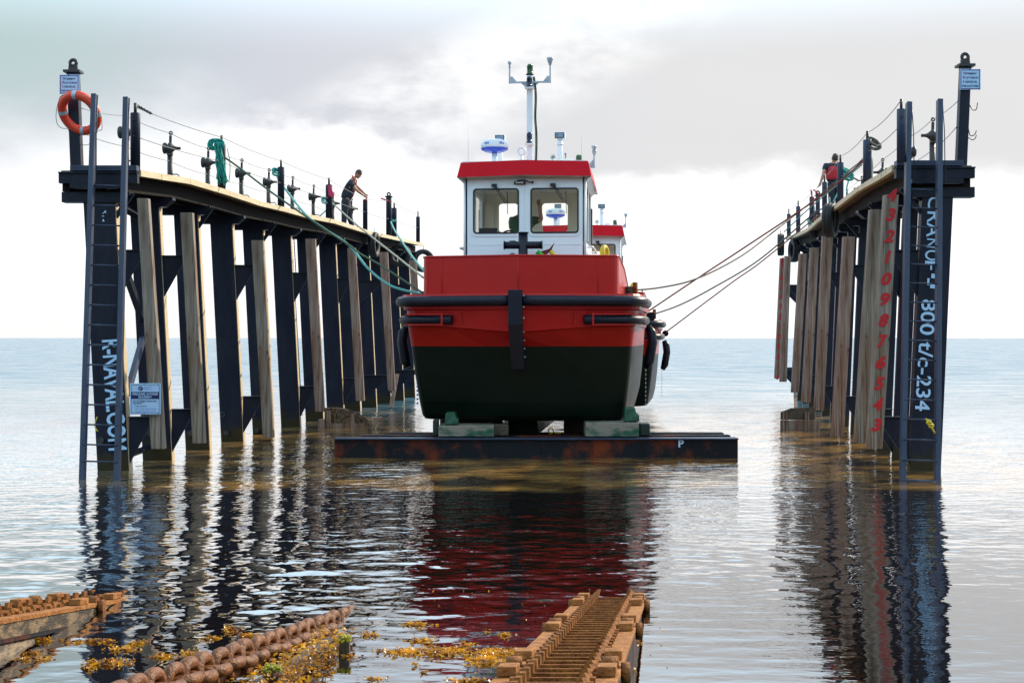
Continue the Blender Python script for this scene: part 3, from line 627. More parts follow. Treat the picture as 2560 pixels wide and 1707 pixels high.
def sign_post(xb,xt,yb,yt,w_,label,eyey):
    b=P(xb,yb,23.95); t0=P(xt,yt,23.95); t=thing('tall_post',label,'post',b,'tall eye-topped posts carrying the life vest signs')
    part(MB().bar(b-Vector((0,0,.1)),t0,w_,w_*.9,(1,0,0)),'column','steel',t,.01)
    up=Vector((0,0,1)); part(MB().box(t0.x-.14,t0.x+.14,23.84,24.08,t0.z,t0.z+.04),'cap_plate','iron',t)
    e=MB().prism([(t0.x-.08,23.93,t0.z+.04),(t0.x+.08,23.93,t0.z+.04),(t0.x+.07,23.93,t0.z+.14),(t0.x-.07,23.93,t0.z+.14)],(0,.05,0)); e.torus((t0.x,23.955,t0.z+.17),.052,.03,n=22,m=8)
    part(e,'eye','iron',t); return b,t0
sign_post(194,183,436,183,.185,'tall leaning square post at the left end holding the lifebuoy',0)
sign_post(2401,2413,424,168,.17,'tall leaning square post at the far right end of the right pier',0)
# strap hooks on the right post
t=thing('strap_hook','pair of thin curved strap hooks on the outer side of the right tall post','hook',P(2424,300,23.9))
for (x0,y0),(x1,y1),(x2,y2) in (((2424,262),(2434,276),(2444,257)),((2420,316),(2428,340),(2441,327)),((2418,345),(2430,350),(2441,338))):
    part(MB().tube(smooth_path([P(x0,y0,23.9),P((x0+x1)/2,y1-4,23.9),P(x1,y1,23.9),P((x1+x2)/2+2,y1-3,23.9),P(x2,y2,23.9)]),.008,6),'hook','iron',t)

# outer-row rail posts with their wire clamps
def rail_post(S,d,k):
    x=S.X(d)+S.sg*(WID-.06); z=S.zt(d); side='left' if S.sg<0 else 'right'
    t=thing('rail_post',f'{ORD[k]} clamp-topped rail post along the outer edge of the {side} walkway','rail post',(x,d,z),'clamp-topped rail posts')
    part(MB().cyl((x,d,z-.02),(x,d,z+.72),.055,12),'pipe','iron',t)
    part(MB().bar((x,d,z+.72),(x+.01,d,z+1.12),.05,.03),'strap','iron',t)
    e=MB().torus((x+.015,d,z+1.17),.03,.014,n=14,m=6); part(e,'eye','iron',t)
    g=MB(); c=Vector((x,d-.03,z+.86)); s=-S.sg
    q=Matrix.Rotation(R(90),3,'Y')
    g.lathe([(.0,-.14),(.1,-.13),(.12,-.10),(.1,-.06),(.07,-.04),(.11,-.02),(.12,.02),(.08,.06),(.045,.1),(.03,.15),(.03,.22),(.0,.22)],c,12,mat=Matrix.Rotation(R(90)*s,3,'Y'))
    g.box(c.x-.05,c.x+.06,c.y-.05,c.y+.05,c.z-.14,c.z-.08)
    part(g,'clamp','iron',t)
    u=MB().tube([(x-S.sg*.05,d-.01,z+.34),(x-S.sg*.15,d-.01,z+.34),(x-S.sg*.2,d-.01,z+.29),(x-S.sg*.2,d-.01,z+.24),(x-S.sg*.15,d-.01,z+.19),(x-S.sg*.05,d-.01,z+.19)],.013,6)
    part(u,'hook','iron',t)
    return Vector((x,d,z))
RL=[26.2,28.6,31.05,33.6,36.0,38.4,40.8,43.3,46.0]
RLp=[rail_post(LS,d,i) for i,d in enumerate(RL)]
RR=[27.0,30.0,34.3,38.6,42.5]
RRp=[rail_post(RS,d,i) for i,d in enumerate(RR)]
# guard wires
def wire(pts,label,mat='wire',r=.007,sag=.03):
    path=[]
    for a,b in zip(pts,pts[1:]): path+=catenary(a,b,sag,6)[:-1]
    path.append(Vector(pts[-1])); m=MB().tube(path,r,5); o=m.build('guard_wire',mat,None,0,pts[0]); tag(o,label,'guard wire','guard wires of the two walkways')
    return o
V=Vector
def tops(ks,f): 
    o=[]
    for k in ks:
        x,d,z0,zs,r=MP[k]; o.append(V((x,d-r*.4,z0+(zs-z0)*f)))
    return o
def stub(k,up=.12): x,d,z0,zs,r=MP[k]; return V((x,d,zs+up))
wire([stub('A',.1)]+[stub(k,.14) for k in 'BCD']+[stub('E',.02),stub('F',-.1),stub('H',.08)],'highest thin wire along the inner edge of the left walkway')
wire([V((MP[k][0],MP[k][1]-MP[k][4]-.01,MP[k][2]+.55)) for k in 'ABCDEFGH'],'lower thin wire along the inner edge of the left walkway')
wire([P(200,270,23.95)]+[p+V((0,-.02,1.17)) for p in RLp],'upper thin wire through the clamp posts of the left walkway')
wire([P(200,330,23.95)]+[p+V((0,-.07,.6)) for p in RLp],'lower thin wire through the clamp posts of the left walkway')
wire([stub(k,.14) for k in ('RA','RB','RC','RD','RE','RF','RG')],'highest thin wire along the inner edge of the right walkway',sag=.07)
wire([V((MP[k][0],MP[k][1]-MP[k][4]-.01,MP[k][2]+.6)) for k in ('RA','RB','RC','RD','RE','RF','RG')],'lower thin wire along the inner edge of the right walkway',sag=.05)
wire([P(2396,252,23.95)]+[p+V((0,-.02,1.17)) for p in RRp],'upper thin wire through the clamp posts of the right walkway')
wire([P(2391,318,23.95)]+[p+V((0,-.07,.6)) for p in RRp],'lower thin wire through the clamp posts of the right walkway')
# wire end knots
m=MB()
for i in range(14):
    a=P(345+i*2.6,266+i*1.45,23.7); m.torus(a,.02,.007,mat=Matrix.Rotation(i*1.1,3,'X'),n=8,m=4)
tag(m.build('wire_shackles','iron',None,0,P(345,266,23.7)),'twisted black chain end tying the wire to the first left pipe post','chain')

# ------------------------------------------------------------------ signs
def sign(x0,x1,y0,y1,d,label,big=False):
    c=P((x0+x1)/2,(y0+y1)/2,d); w_=(x1-x0)*d/F; h=(y1-y0)*d/F
    t=thing('sign',label,'sign',c)
    p=part(MB().box(c.x-w_/2,c.x+w_/2,d,d+.012,c.z-h/2,c.z+h/2),'panel','sign',t,.003)
    def strip(xa,xb,za,zb,mt,nm='border',y=-.003): part(MB().box(c.x+xa,c.x+xb,d+y,d-.0005,c.z+za,c.z+zb),nm,mt,t)
    if not big:
        e=.012; i=.012
        bm_=MB()
        for q in ((-w_/2+i,w_/2-i,h/2-i-e,h/2-i),(-w_/2+i,w_/2-i,-h/2+i,-h/2+i+e),(-w_/2+i,-w_/2+i+e,-h/2+i+e,h/2-i-e),(w_/2-i-e,w_/2-i,-h/2+i+e,h/2-i-e)):
            bm_.box(c.x+q[0],c.x+q[1],d-.003,d-.0005,c.z+q[2],c.z+q[3])
        part(bm_,'border','signviolet',t)
        for k,(a,b) in enumerate((('V','ÊTEMENT'),('F','LOTTAISON'),('I','NDIVIDUEL'))):
            zz=c.z+h*(.24-.2*k); x_=c.x-w_*.34
            text(a,'signred',h*.12,h*.075 if a!='I' else h*.03,(x_,d-.003,zz),(1,0,0),(0,0,1),t,'lettering',bold=.03)
            text(b,'signnavy',h*.085,w_*(.56,.63,.58)[k],(x_+h*.095,d-.003,zz),(1,0,0),(0,0,1),t,'lettering',bold=.02)
        text('OBLIGATOIRE','signnavy',h*.085,w_*.8,(c.x-w_*.4,d-.003,c.z-h*.36),(1,0,0),(0,0,1),t,'lettering',bold=.02)
    else:
        bm_=MB(); e=.006; i=.02
        for q in ((-w_/2+i,w_/2-i,h/2-i-e,h/2-i),(-w_/2+i,w_/2-i,-h/2+i,-h/2+i+e),(-w_/2+i,-w_/2+i+e,-h/2+i+e,h/2-i-e),(w_/2-i-e,w_/2-i,-h/2+i+e,h/2-i-e)):
            bm_.box(c.x+q[0],c.x+q[1],d-.003,d-.0005,c.z+q[2],c.z+q[3])
        part(bm_,'border','signnavy',t)
        part(MB().box(c.x-w_*.45,c.x+w_*.45,d-.0035,d-.0007,c.z+h*.0,c.z+h*.225),'band','signnavy',t)
        T=lambda s,mt,cap,ln,x,z,bo=.02: text(s,mt,h*cap,w_*ln,(c.x+w_*x,d-.0045,c.z+h*z),(1,0,0),(0,0,1),t,'lettering',bold=bo)
        T('PERSONNEL AUTORISÉ','sign',.07,.82,-.41,.125,.03); T('SEULEMENT','sign',.07,.44,-.22,.03,.03)
        T('Lors du halage / mise à l\'eau,','signnavy',.047,.78,-.4,-.085,.03); T('vous devez :','signnavy',.047,.32,-.4,-.155,.03)
        T('•  Porter votre VFI','signnavy',.042,.4,-.36,-.25,.02); T('•  Avoir un radio portatif (1/équipe)','bluetext',.038,.72,-.36,-.33,.0); T('•  Apporter des vêtements chauds','bluetext',.038,.7,-.36,-.41,.0)
        T('CHANTIER','bluetext',.022,.27,-.04,.365,.0); T('NAVAL','bluetext',.022,.17,-.04,.33,.0); T('FORILLON','bluetext',.022,.27,-.04,.295,.0)
        lg=MB().cyl((c.x-w_*.15,d-.004,c.z+h*.335),(c.x-w_*.15,d-.0005,c.z+h*.335),h*.075,24); part(lg,'emblem','signnavy',t)
        l2=MB()
        for k in range(3): l2.box(c.x-w_*.15-h*.04,c.x-w_*.15+h*(.045-.02*k),d-.0065,d-.0045,c.z+h*(.36-.033*k),c.z+h*(.374-.033*k))
        part(l2,'emblem_bars','sign',t)
    bo=MB()
    for sx in (-.03,.43):
        for sz in (-.47,.47): bo.cyl((c.x+w_*sx,d-.008,c.z+h*sz),(c.x+w_*sx,d-.001,c.z+h*sz),.008,6)
    part(bo,'bolts','iron',t)
sign(148.5,198,187,236,23.83,'small square life vest sign on the left tall post above the lifebuoy')
sign(2399.6,2451.5,173,224.7,23.83,'small square life vest sign on the right tall post')
sign(324.5,401.5,958,1036,23.3,'white and blue authorised personnel sign hung on a timber plank near the water',True)

# ------------------------------------------------------------------ lifebuoy
c=P(199,283,23.7); t=thing('lifebuoy','orange lifebuoy hanging on the left tall post','lifebuoy',c)
rot=(Matrix.Rotation(R(26),3,'Y') @ Matrix.Rotation(R(35),3,'X'))
part(MB().torus(c,.318,.075,mat=rot,n=48,m=14),'ring','orange',t)
for k in (25,115,205,295):
    pts=[]
    for j in range(5):
        a=R(k-6+3*j); pts.append(c+rot@V((math.cos(a)*.318,0,math.sin(a)*.318)))
    part(MB().tube(pts,.0775,14,caps=False),'tape_band','silver',t)
g=[]
for k in range(4):
    a0=R(70+90*k)
    for j in range(8):
        a=a0+R(90)*j/8; s=math.sin(PI*j/8); p=c+rot@V((math.cos(a)*(.4),-.02,math.sin(a)*(.4))); p+=V((.02*s*math.cos(a),0,-.16*s*(1 if math.sin(a)<.3 else .3))); g.append(p)
part(MB().tube(g,.006,5,closed=True),'grab_line','beige',t)

# ------------------------------------------------------------------ tyres
def tyre(px,py,h,d,ang,label,tilt=0):
    c=P(px,py,d); r=h/2*d/F; t=thing('tyre_fender',label,'tyre',c,'old tyres hung from the walkways as fenders')
    q=Matrix.Rotation(R(ang),3,'Z')@Matrix.Rotation(R(tilt),3,'Y')
    prof=[]; W=.12*r/.38
    pr=[(.58,-.5),(.62,-.75),(.78,-.95),(.93,-.9),(.985,-.7),(1.0,-.3),(.985,-.28),(.985,-.05),(1,-.03),(1,.25),(.985,.27),(.985,.6),(.93,.9),(.78,.95),(.62,.75),(.58,.5),(.6,.3),(.85,0),(.6,-.3),(.58,-.5)]
    R90=Matrix.Rotation(R(90),3,'X')
    m=MB().lathe([(a*r,b*W) for a,b in pr],c,40,mat=q@R90); part(m,'carcass','tyre',t)
    part(MB().tube([c+V((0,.0,r*.62)),c+V((0,.04,r*1.05)),c+V((0,.1,r*1.35))],.012,6),'hanging_rope','tealpale' if d<45 else 'darkrope',t)
tyre(935,612,64,43.3,-97,'left pier tyre seen nearly edge-on, nearest of its three')
tyre(1000,638.5,58,47.6,-12,'left pier tyre facing the viewer as a full ring')
tyre(1058,652,58,51.5,25,'left pier tyre partly hidden behind the red boat',6)
tyre(2076,551,87,33.6,64,'large tyre under the walkway edge below the man in the red vest')
tyre(2038,561,68,41.5,64,'tyre hung just left of the largest one on the right pier')
tyre(1985,627,58,48.0,95,'tyre hanging above a timber plank near the far end of the right pier',-8)
tyre(1952,612,56,51.3,80,'leftmost tyre, at the very end of the right pier')

# ------------------------------------------------------------------ ropes
def rope(pts,r,mat,label,k=6,name='rope',cat='rope',grp=None):
    pa=smooth_path([P(*p) for p in pts],k); o=MB().tube(pa,r,7).build(name,mat,None,0,pa[0]); tag(o,label,cat,grp); return o
def coil(c,r,mat,label,n=3,rr=.02,tail=None,ry=.6):
    c=V(c); pts=[]
    for i in range(n*14): 
        a=2*PI*i/14; s=1+.12*math.sin(i*1.7); pts.append(c+V((math.cos(a)*r*s, math.sin(a)*r*s*ry, math.sin(a*.5)*r*.25+(i/14-n/2)*rr*1.1+math.sin(a*.97)*r*.75)))
    if tail: pts+= [P(*q) for q in tail]
    o=MB().tube(pts,rr,7).build('rope_coil',mat,None,0,c); tag(o,label,'rope coil')
rope([(563,395,28.3),(596,418,28.2),(690,489,27.9),(815,575,27.6),(873,613,27.4),(900,634,27.35),(950,662,27.2),(1000,695,27.05),(1057,732,26.9)],.02,'dkgreenrope','dark green mooring rope running from the teal bundle post to the red boat')
rope([(693,440,34.0),(702,458,33.6),(763,535,31.5),(812,573,30.2),(873,614,29),(920,671,28.3),(978,715,27.7),(1049,733.5,27.2),(1058,731,27)],.026,'tealpale','pale teal mooring rope sagging lowest from the third left post to the boat')
rope([(831,508,38.8),(892,562,36),(1000,648,31),(1058,694,28.4)],.022,'beige','beige green mooring rope descending from the post beside the man to the boat')
rope([(977,555,46),(986,575,44),(1001,598,40),(1024,633,35),(1060,678,29)],.026,'tealpale','short teal rope dropping steeply to the boat past the round tyre')
rope([(2160,398,31.4),(2100,445,33),(2035,500,35),(1937,577,33),(1850,642,31),(1741,697,29.5),(1650,719,28.8),(1569,726.5,28.2)],.018,'darkrope','uppermost dark mooring rope from the right walkway to the red boat')
rope([(2158,404,31.4),(2046,495,33),(1850,626,34),(1740,698,35),(1622,777,36)],.02,'redrope','straight red brown mooring rope from the right walkway to the boats')
rope([(2062,522,38.5),(2031,537,38.5),(1900,648,38),(1785,718,37.4),(1700,762,37),(1632,786,36.5)],.02,'darkrope','sagging dark rope from the right walkway to the bitts of the second boat')
rope([(2060,530,38.5),(2028,553,38.5),(1900,657,38.3),(1829,707,38.2),(1665,830,38)],.018,'redrope','lowest brown rope from the right walkway to the second boat')
rope([(2155,412,31.6),(2095,462,33),(2030,515,35),(1960,580,37)],.014,'tealpale','thin teal rope running just under the brown rope on the right walkway')
# teal bundle on post B
x,d,z0,zs,r=MP['B']
t=thing('rope_bundle','thick frayed teal rope bundle hanging down the second left post','rope bundle',(x,d,zs))
for k in range(26):
    a=random.uniform(-1,1); b=random.uniform(-.06,.06); x0=x-.05+.03*a; pts=[]
    L=random.uniform(.7,.86)
    for j in range(12):
        s=j/11; pts.append(V((x0+.1*s+.055*a*(.5+s)+.012*math.sin(j*1.3+k*2), d-r-.05+b, zs+.02-L*s)))
    part(MB().tube(pts,.012,5),'strand','teal',t) if k<26 else None
m=MB()
for k in range(7):
    rr=.07+.012*k; pts=[V((x-.09+rr*1.15*math.cos(2*PI*i/16)+.01*math.sin(i+k),d-r-.04+.02*math.sin(i*2+k),zs-.02+rr*.75*math.sin(2*PI*i/16))) for i in range(16)]
    m.tube(pts,.018,6,closed=True)
part(m,'coil','teal',t)
def ck(k,dz,dx=0): x,d,z0,zs,r=MP[k]; return (x+dx,d-r*.3,zs+dz)
coil(ck('C',-.12,-.1),.09,'teal','small teal coil tied to the third left pipe post',4,.02)
coil(ck('D',-.42,-.1),.09,'tealpale','pale teal coil on the pink cloth post with its tail hanging',4,.018,[(822,505,39),(817,525,39),(800,540,39)])
coil(ck('G',-.35,-.08),.14,'teal','teal coil around the paired posts right of the man',4,.022)
coil(ck('RB',-.08,.12),.12,'darkrope','grey rope coil round the top of the second right post',4,.026)
coil(ck('RC',-.28,.17),.11,'teal','large teal coil on the post in front of the red vest',6,.028)
coil(ck('RD',-.95,.05),.11,'tealpale','small teal coil at the foot of the post left of the red vest',4,.024)
coil(ck('RE',-.75,.0),.11,'tealpale','small pale teal coil at the foot of the red taped post',4,.024)
rope([(2117,440,36),(2121,452,35.8),(2117,470,35.7),(2119,488,35.6),(2114,505,35.5)],.022,'tealpale','slack teal rope end hanging from the large teal coil')
rope([(2108,440,36),(2100,470,35.6),(2090,492,35.4),(2083,505,35.4)],.02,'tealpale','teal line slanting from the large coil to the tyre lashing')
rope([(2179,395,31.5),(2181,420,31.5),(2180,440,31.5),(2183,452,31.5)],.02,'beige','grey rope tail hanging beside the second right post')
rope([(568,372,28),(574,400,28),(575,430,28),(572,455,28)],.008,'iron','thin dark line hanging behind the teal rope bundle')
# cloths and tape
t=MB(); x,d,z0,zs,r=MP['D']; t.prism([(x-.02,d-r-.03,zs-.02),(x+.06,d-r-.03,zs-.05),(x+.16,d-r-.03,zs-.3),(x+.1,d-r-.03,zs-.36),(x,d-r-.03,zs-.3)],(0,.05,0)); tag(t.build('cloth','pink',None,.012,(x,d,zs)),'pink cloth bag tied near the top of a left pipe post','cloth')
x,d,z0,zs,r=MP['RE']; m=MB().bar((x-.05,d-.1,zs+.2),(x+.03,d-.1,zs-.3),.035,.01); m.bar((x+.02,d-.1,zs+.2),(x+.2,d-.1,zs+.04),.035,.01); tag(m.build('tape','signred',None,0,(x,d,zs)),'red tape fluttering from a far right pipe post','tape')
x,d,z0,zs,r=MP['E']; m=MB().tube([(x+.02,d-.12,zs+.12),(x+.06,d-.12,zs+.04),(x+.03,d-.12,zs-.02),(x+.07,d-.12,zs-.08)],.02,6); tag(m.build('tape','signred',None,0,(x,d,zs)),'red tape held by the man on the left walkway','tape')
x,d,z0,zs,r=MP['F']; m=MB().bar((x-.25,d-.12,zs-.05),(x+.07,d-.12,zs-.16),.045,.01,(0,0,1)); tag(m.build('tape','signred',None,0,(x,d,zs)),'red tape knotted round the eye-topped left post','tape')
# yellow knot on the right ladder; yellow line on the left ladder
m=MB(); c=P(2322,1055,22.0)
for k in range(5): m.torus(c+V((.01*k,0,-.015*k)),.03,.014,mat=Matrix.Rotation(k*.9,3,'X'),n=12,m=6)
m.tube([P(2315,1046,22),c],.012,6); m.tube([c,P(2337,1083,22)],.014,6)
tag(m.build('rope_knot','yellow',None,0,c),'yellow rope knot tied to a rung of the right ladder','rope')
rope([(243,1042,23.3),(238,1055,23.3),(238,1068,23.3),(244,1078,23.3)],.01,'yellow','yellow line hanging behind the left ladder near the water')
# hanging chain by the sixth left pile
def small_chain(pts,label,s=.05,r=.009):
    pa=[V(p) for p in pts]; m=MB(); k=0
    for a,b in zip(pa,pa[1:]):
        n=max(1,int((b-a).length/(s*.8))); dr=(b-a).normalized()
        for i in range(n):
            c=a.lerp(b,i/n); q=Matrix.Rotation(PI/2*(k%2)+.5,3,'Z'); m.torus(c,s*.36,r,mat=q,n=8,m=4,sx=.62,sz=1.3); k+=1
    tag(m.build('hanging_chain','iron',None,0,pa[0]),label,'chain')
small_chain([P(727,563,35.9),P(735,690,35.9),P(743,830,35.9),P(751,970,35.9),P(755,1040,35.9)],'long rusty chain hanging between two left piles down to the water')
small_chain([P(733,568,36.1),P(740,688,36.1)],'short chain hanging beside the long one on the left pier')
print('rigging')

# ------------------------------------------------------------------ the boats
BT=math.atan(.10)                                          # the bow points slightly away from the camera's left
BX,BY=.07,25.6
boat=thing('workboat','red hulled workboat with a white wheelhouse resting on the cradle blocks, nearest','boat',(0,0,0),'red workboats one behind the other')
boat['_o']=[0,0,0]
def bp(mb,name,mat,parent=None,bevel=0): 
    o=mb.build(name,mat,None,bevel); o.parent=parent or boat; return o
def outline(hb,yc,cy,L,rr=.35,mid=None,n=6):
    """plan outline: stern-left, side, rounded bow corner, bow point, mirrored. hb half beam at the bow corner"""
    mid=mid or hb
    pts=[(-mid,L),(-mid,4.5),(-(hb+mid)/2,2.6)]
    A=V((-hb,cy+rr*1.3)); B=V((-hb,cy)); Cc=V((0,yc)); d=(Cc-B).normalized(); E=B+d*rr
    for i in range(n+1):
        t=i/n; pts.append(tuple(((1-t)**2)*A+2*t*(1-t)*B+t*t*E))
    for f in (.35,.7): pts.append(tuple(E.lerp(Cc,f)))
    left=pts; c=[(0,yc)]
    return left+c+[(-x,y) for x,y in reversed(left)]
levels=[(3.00,outline(2.24,.0,.62,9.6,mid=2.34)),(2.96,outline(2.26,-.02,.60,9.6,mid=2.36)),(2.72,outline(2.22,.0,.64,9.6,mid=2.34)),(2.70,outline(2.17,.03,.67,9.6,mid=2.30)),
        (2.42,outline(2.14,.05,.70,9.6,mid=2.28)),(2.40,outline(2.12,.10,.74,9.6,rr=.16,mid=2.24)),(2.04,outline(2.08,.34,.88,9.6,rr=.14,mid=2.22)),(1.5,outline(2.03,.56,1.02,9.6,rr=.13,mid=2.18)),
        (1.0,outline(1.97,.75,1.16,9.5,rr=.13,mid=2.12)),(.74,outline(1.93,.88,1.25,9.45,rr=.13,mid=2.05)),(.66,outline(1.88,.98,1.3,9.4,rr=.12,mid=1.98)),(.63,outline(1.7,1.2,1.5,9.3,rr=.1,mid=1.8))]
vs=[]; fs=[]; n=len(levels[0][1])
for z,o in levels:
    for i,(x,y) in enumerate(o):
        zz=z
        if z in (2.42,2.40): zz=z-.12*max(0,1-abs(x)/1.6)
        vs.append((x,y,zz))
for k in range(len(levels)-1):
    for i in range(n-1): fs.append((k*n+i,k*n+i+1,(k+1)*n+i+1,(k+1)*n+i))
    fs.append((k*n+n-1,k*n,(k+1)*n,(k+1)*n+n-1))
fs.append(tuple(range(n))); fs.append(tuple((len(levels)-1)*n+i for i in range(n))[::-1])
mb=MB(); mb.add(vs,fs); hull=bp(mb,'hull','hull')
# bulwark
ol=outline(1.83,.42,.78,9.2,rr=.14,mid=1.95,n=4); oi=outline(1.76,.5,.86,9.1,rr=.1,mid=1.88,n=4)
def ring_wall(lo_,li_,z0,z1,fn=None):
    m=MB(); n=len(lo_); f=fn or (lambda x,y:0)
    v=[(x,y,z0) for x,y in lo_]+[(x,y,z1+f(x,y)) for x,y in lo_]+[(x,y,z0) for x,y in li_]+[(x,y,z1+f(x,y)) for x,y in li_]
    fs=[]
    for i in range(n-1):
        fs+=[(i,i+1,n+i+1,n+i),(2*n+i+1,2*n+i,3*n+i,3*n+i+1),(n+i,n+i+1,3*n+i+1,3*n+i)]
    fs+=[(0,n,3*n,2*n),(n-1,2*n+n-1,3*n+n-1,2*n-1)]
    return m.add(v,fs)
bp(ring_wall(ol,oi,3.0,3.70,lambda x,y:-.55*max(0,min(1,(y-2.2)/1.4))),'bulwark','red')
cap=[V((x,y,3.705-.55*max(0,min(1,(y-2.2)/1.4)))) for x,y in ol]
bp(MB().tube(cap,.018,8),'bulwark_cap','red')
# rubber fenders
def along(hb,yc,cy,z,r,ymax,mid,name='rubber_fender',side=0,xlim=None):
    o=outline(hb,yc,cy,ymax,rr=.35,mid=mid,n=8); o=[p for p in o if p[1]<=ymax+.01]
    if side: o=[p for p in o if p[0]*side>=(xlim or 0)]; 
    pts=[V((x,y,z)) for x,y in o]
    q=[pts[0]]+[a for a in pts[1:-1]]+[pts[-1]]
    return bp(MB().tube(q,r,14),name,'rubber')
o=[p for p in outline(2.28,-.04,.58,3.3,rr=.4,mid=2.4,n=10)]
o=[p for p in o if p[1]<=3.31 and p[1]>-1]; pts=[V((x,y,2.87)) for x,y in o if not(abs(x)<.01)]
lft=[p for p in pts if p.x<0 and p.y<=2.7]; rgt=[p for p in pts if p.x>0 and p.y<=2.7]
bp(MB().tube(lft+[V((-.06,-.04,2.87))],.095,16),'rubber_fender','rubber'); bp(MB().tube([V((.06,-.04,2.87))]+rgt,.095,16),'rubber_fender','rubber')
for s in (-1,1):
    o=[V((x,y,2.53)) for x,y in outline(2.24,.02,.66,9,rr=.4,mid=2.38,n=10) if x*s>1.0 and y<=2.7]
    if s<0: o=o
    bp(MB().tube(o,.085,14),'rubber_fender','rubber')
    f=MB(); q=(2.41 if s>0 else 2.38)*s
    f.tube([(q,2.9,2.62),(q,4.6,2.62)],.09,12); bp(f,'rubber_fender','rubber')
    f=MB(); f.tube([(s*2.36,2.05,2.42),(s*2.42,2.05,2.3),(s*2.44,2.05,2.1),(s*2.38,2.05,1.75),(s*2.32,2.05,1.62)],[.06,.1,.1,.1,.06],12); bp(f,'side_fender','rubber')
    m=MB()                                                     # pale draught marks up the side
    for k in range(9): m.box(s*2.30,s*(2.305+.01*k*.0+.012),3.0,3.14,.85+.085*k,.89+.085*k)
    bp(m,'draught_marks','mark')
bf=MB(); bf.hexa([(-.125,-.17,2.42),(.125,-.17,2.42),(.125,.1,2.42),(-.125,.1,2.42),(-.125,-.17,3.06),(.125,-.17,3.06),(.125,.0,3.06),(-.125,.0,3.06)])
bf.hexa([(-.10,.22,1.62),(.13,.22,1.62),(.13,.6,1.62),(-.10,.6,1.62),(-.125,-.168,2.42),(.125,-.168,2.42),(.125,.1,2.42),(-.125,.1,2.42)])
bp(bf,'bow_fender','rubber',bevel=.012)
bb=MB()
for zz in (2.95,2.75,2.55,2.3,2.15,2.0,1.85): bb.cyl((.135,-.1+(2.42-min(zz,2.42))*.48,zz),(.16,-.1+(2.42-min(zz,2.42))*.48,zz),.012,6)
bp(bb,'fender_bolts','silver')
for s in (-1,1):                                               # raised frames round the lower side fenders
    m=MB(); 
    for z in (2.44,2.63): m.bar((s*1.38,.25,z),(s*2.12,.58,z),.02,.03,(0,0,1))
    m.bar((s*1.38,.22,2.42),(s*1.38,.22,2.65),.03,.05); bp(m,'fender_frame','red')
bp(MB().tube([(0,.405,3.02),(0,.405,3.68)],.008,5),'weld_seam','red')
for s in (-1,1):
    bp(MB().tube([(s*1.45,.7,3.02),(s*1.45,.7,3.68)],.006,5),'weld_seam','red'); bp(MB().bar((s*1.05,.30,2.45),(s*1.05,.30,2.69),.008,.02),'weld_seam','red')
bp(MB().hexa([(-.28,1.6,.36),(.28,1.6,.36),(.28,9,.36),(-.28,9,.36),(-.28,1.3,.66),(.28,1.3,.66),(.28,9,.66),(-.28,9,.66)]),'keel','dkgreen')
# fore deck plate
bp(MB().add([(x,y,3.004) for x,y in oi],[tuple(range(len(oi)))]),'foredeck','steel2')
# cross bitt
b=MB(); b.cyl((.02,1.2,3.0),(.02,1.2,4.17),.088,20); b.cyl((.02,1.2,4.16),(.02,1.2,4.185),.105,20); bt=bp(b,'towing_bitt','rubber')
b=MB(); b.cyl((-.34,1.2,3.94),(.38,1.2,3.94),.07,16); 
for q in (-.345,.37): b.cyl((q,1.2,3.94),(q+.015,1.2,3.94),.085,16)
o=b.build('cross_bar','rubber'); o.parent=bt
# cabin (walls with openings)
W=1.165; CF=1.75; CB=4.55; ZB=2.98; ZT=5.30
def wall_with_holes(p0,ux,uz,w_,h_,holes,th,rad=.07,nseg=5):
    """flat wall p0 + x*ux + z*uz with rounded window holes (x0,x1,z0,z1); thickness along normal th"""
    bm=bmesh.new(); p0=V(p0); ux=V(ux); uz=V(uz)
    def loop(pts): 
        vs=[bm.verts.new(p0+ux*a+uz*b_) for a,b_ in pts]; return [bm.edges.new((vs[i],vs[(i+1)%len(vs)])) for i in range(len(vs))]
    es=loop([(0,0),(w_,0),(w_,h_),(0,h_)])
    for hx in holes: es+=loop(rrect(*hx,rad,nseg))
    r=bmesh.ops.triangle_fill(bm,use_beauty=True,use_dissolve=False,edges=es)
    r=bmesh.ops.extrude_face_region(bm,geom=bm.faces[:]); vv=[g for g in r['geom'] if isinstance(g,bmesh.types.BMVert)]
    bmesh.ops.translate(bm,verts=vv,vec=V(th)); bmesh.ops.recalc_face_normals(bm,faces=bm.faces)
    m=MB(); bm.verts.index_update(); m.add([v.co.copy() for v in bm.verts],[tuple(v.index for v in f.verts) for f in bm.faces]); bm.free(); return m
def rrect(x0,x1,z0,z1,r,n=5):
    o=[]
    for cx,cz,a0 in ((x1-r,z0+r,-90),(x1-r,z1-r,0),(x0+r,z1-r,90),(x0+r,z0+r,180)):
        for i in range(n+1): a=R(a0+90*i/n); o.append((cx+r*math.cos(a),cz+r*math.sin(a)))
    return o
cabin=bp(MB().box(-W+.05,W-.05,CF+.05,CB-.05,ZB+.0,ZB+.04),'cabin','white')
def cp(mb,name,mat,bevel=0): o=mb.build(name,mat,None,bevel); o.parent=cabin; return o
FW=[(-1.0,-.108,4.2,5.073),(.11,1.04,4.2,5.073)]
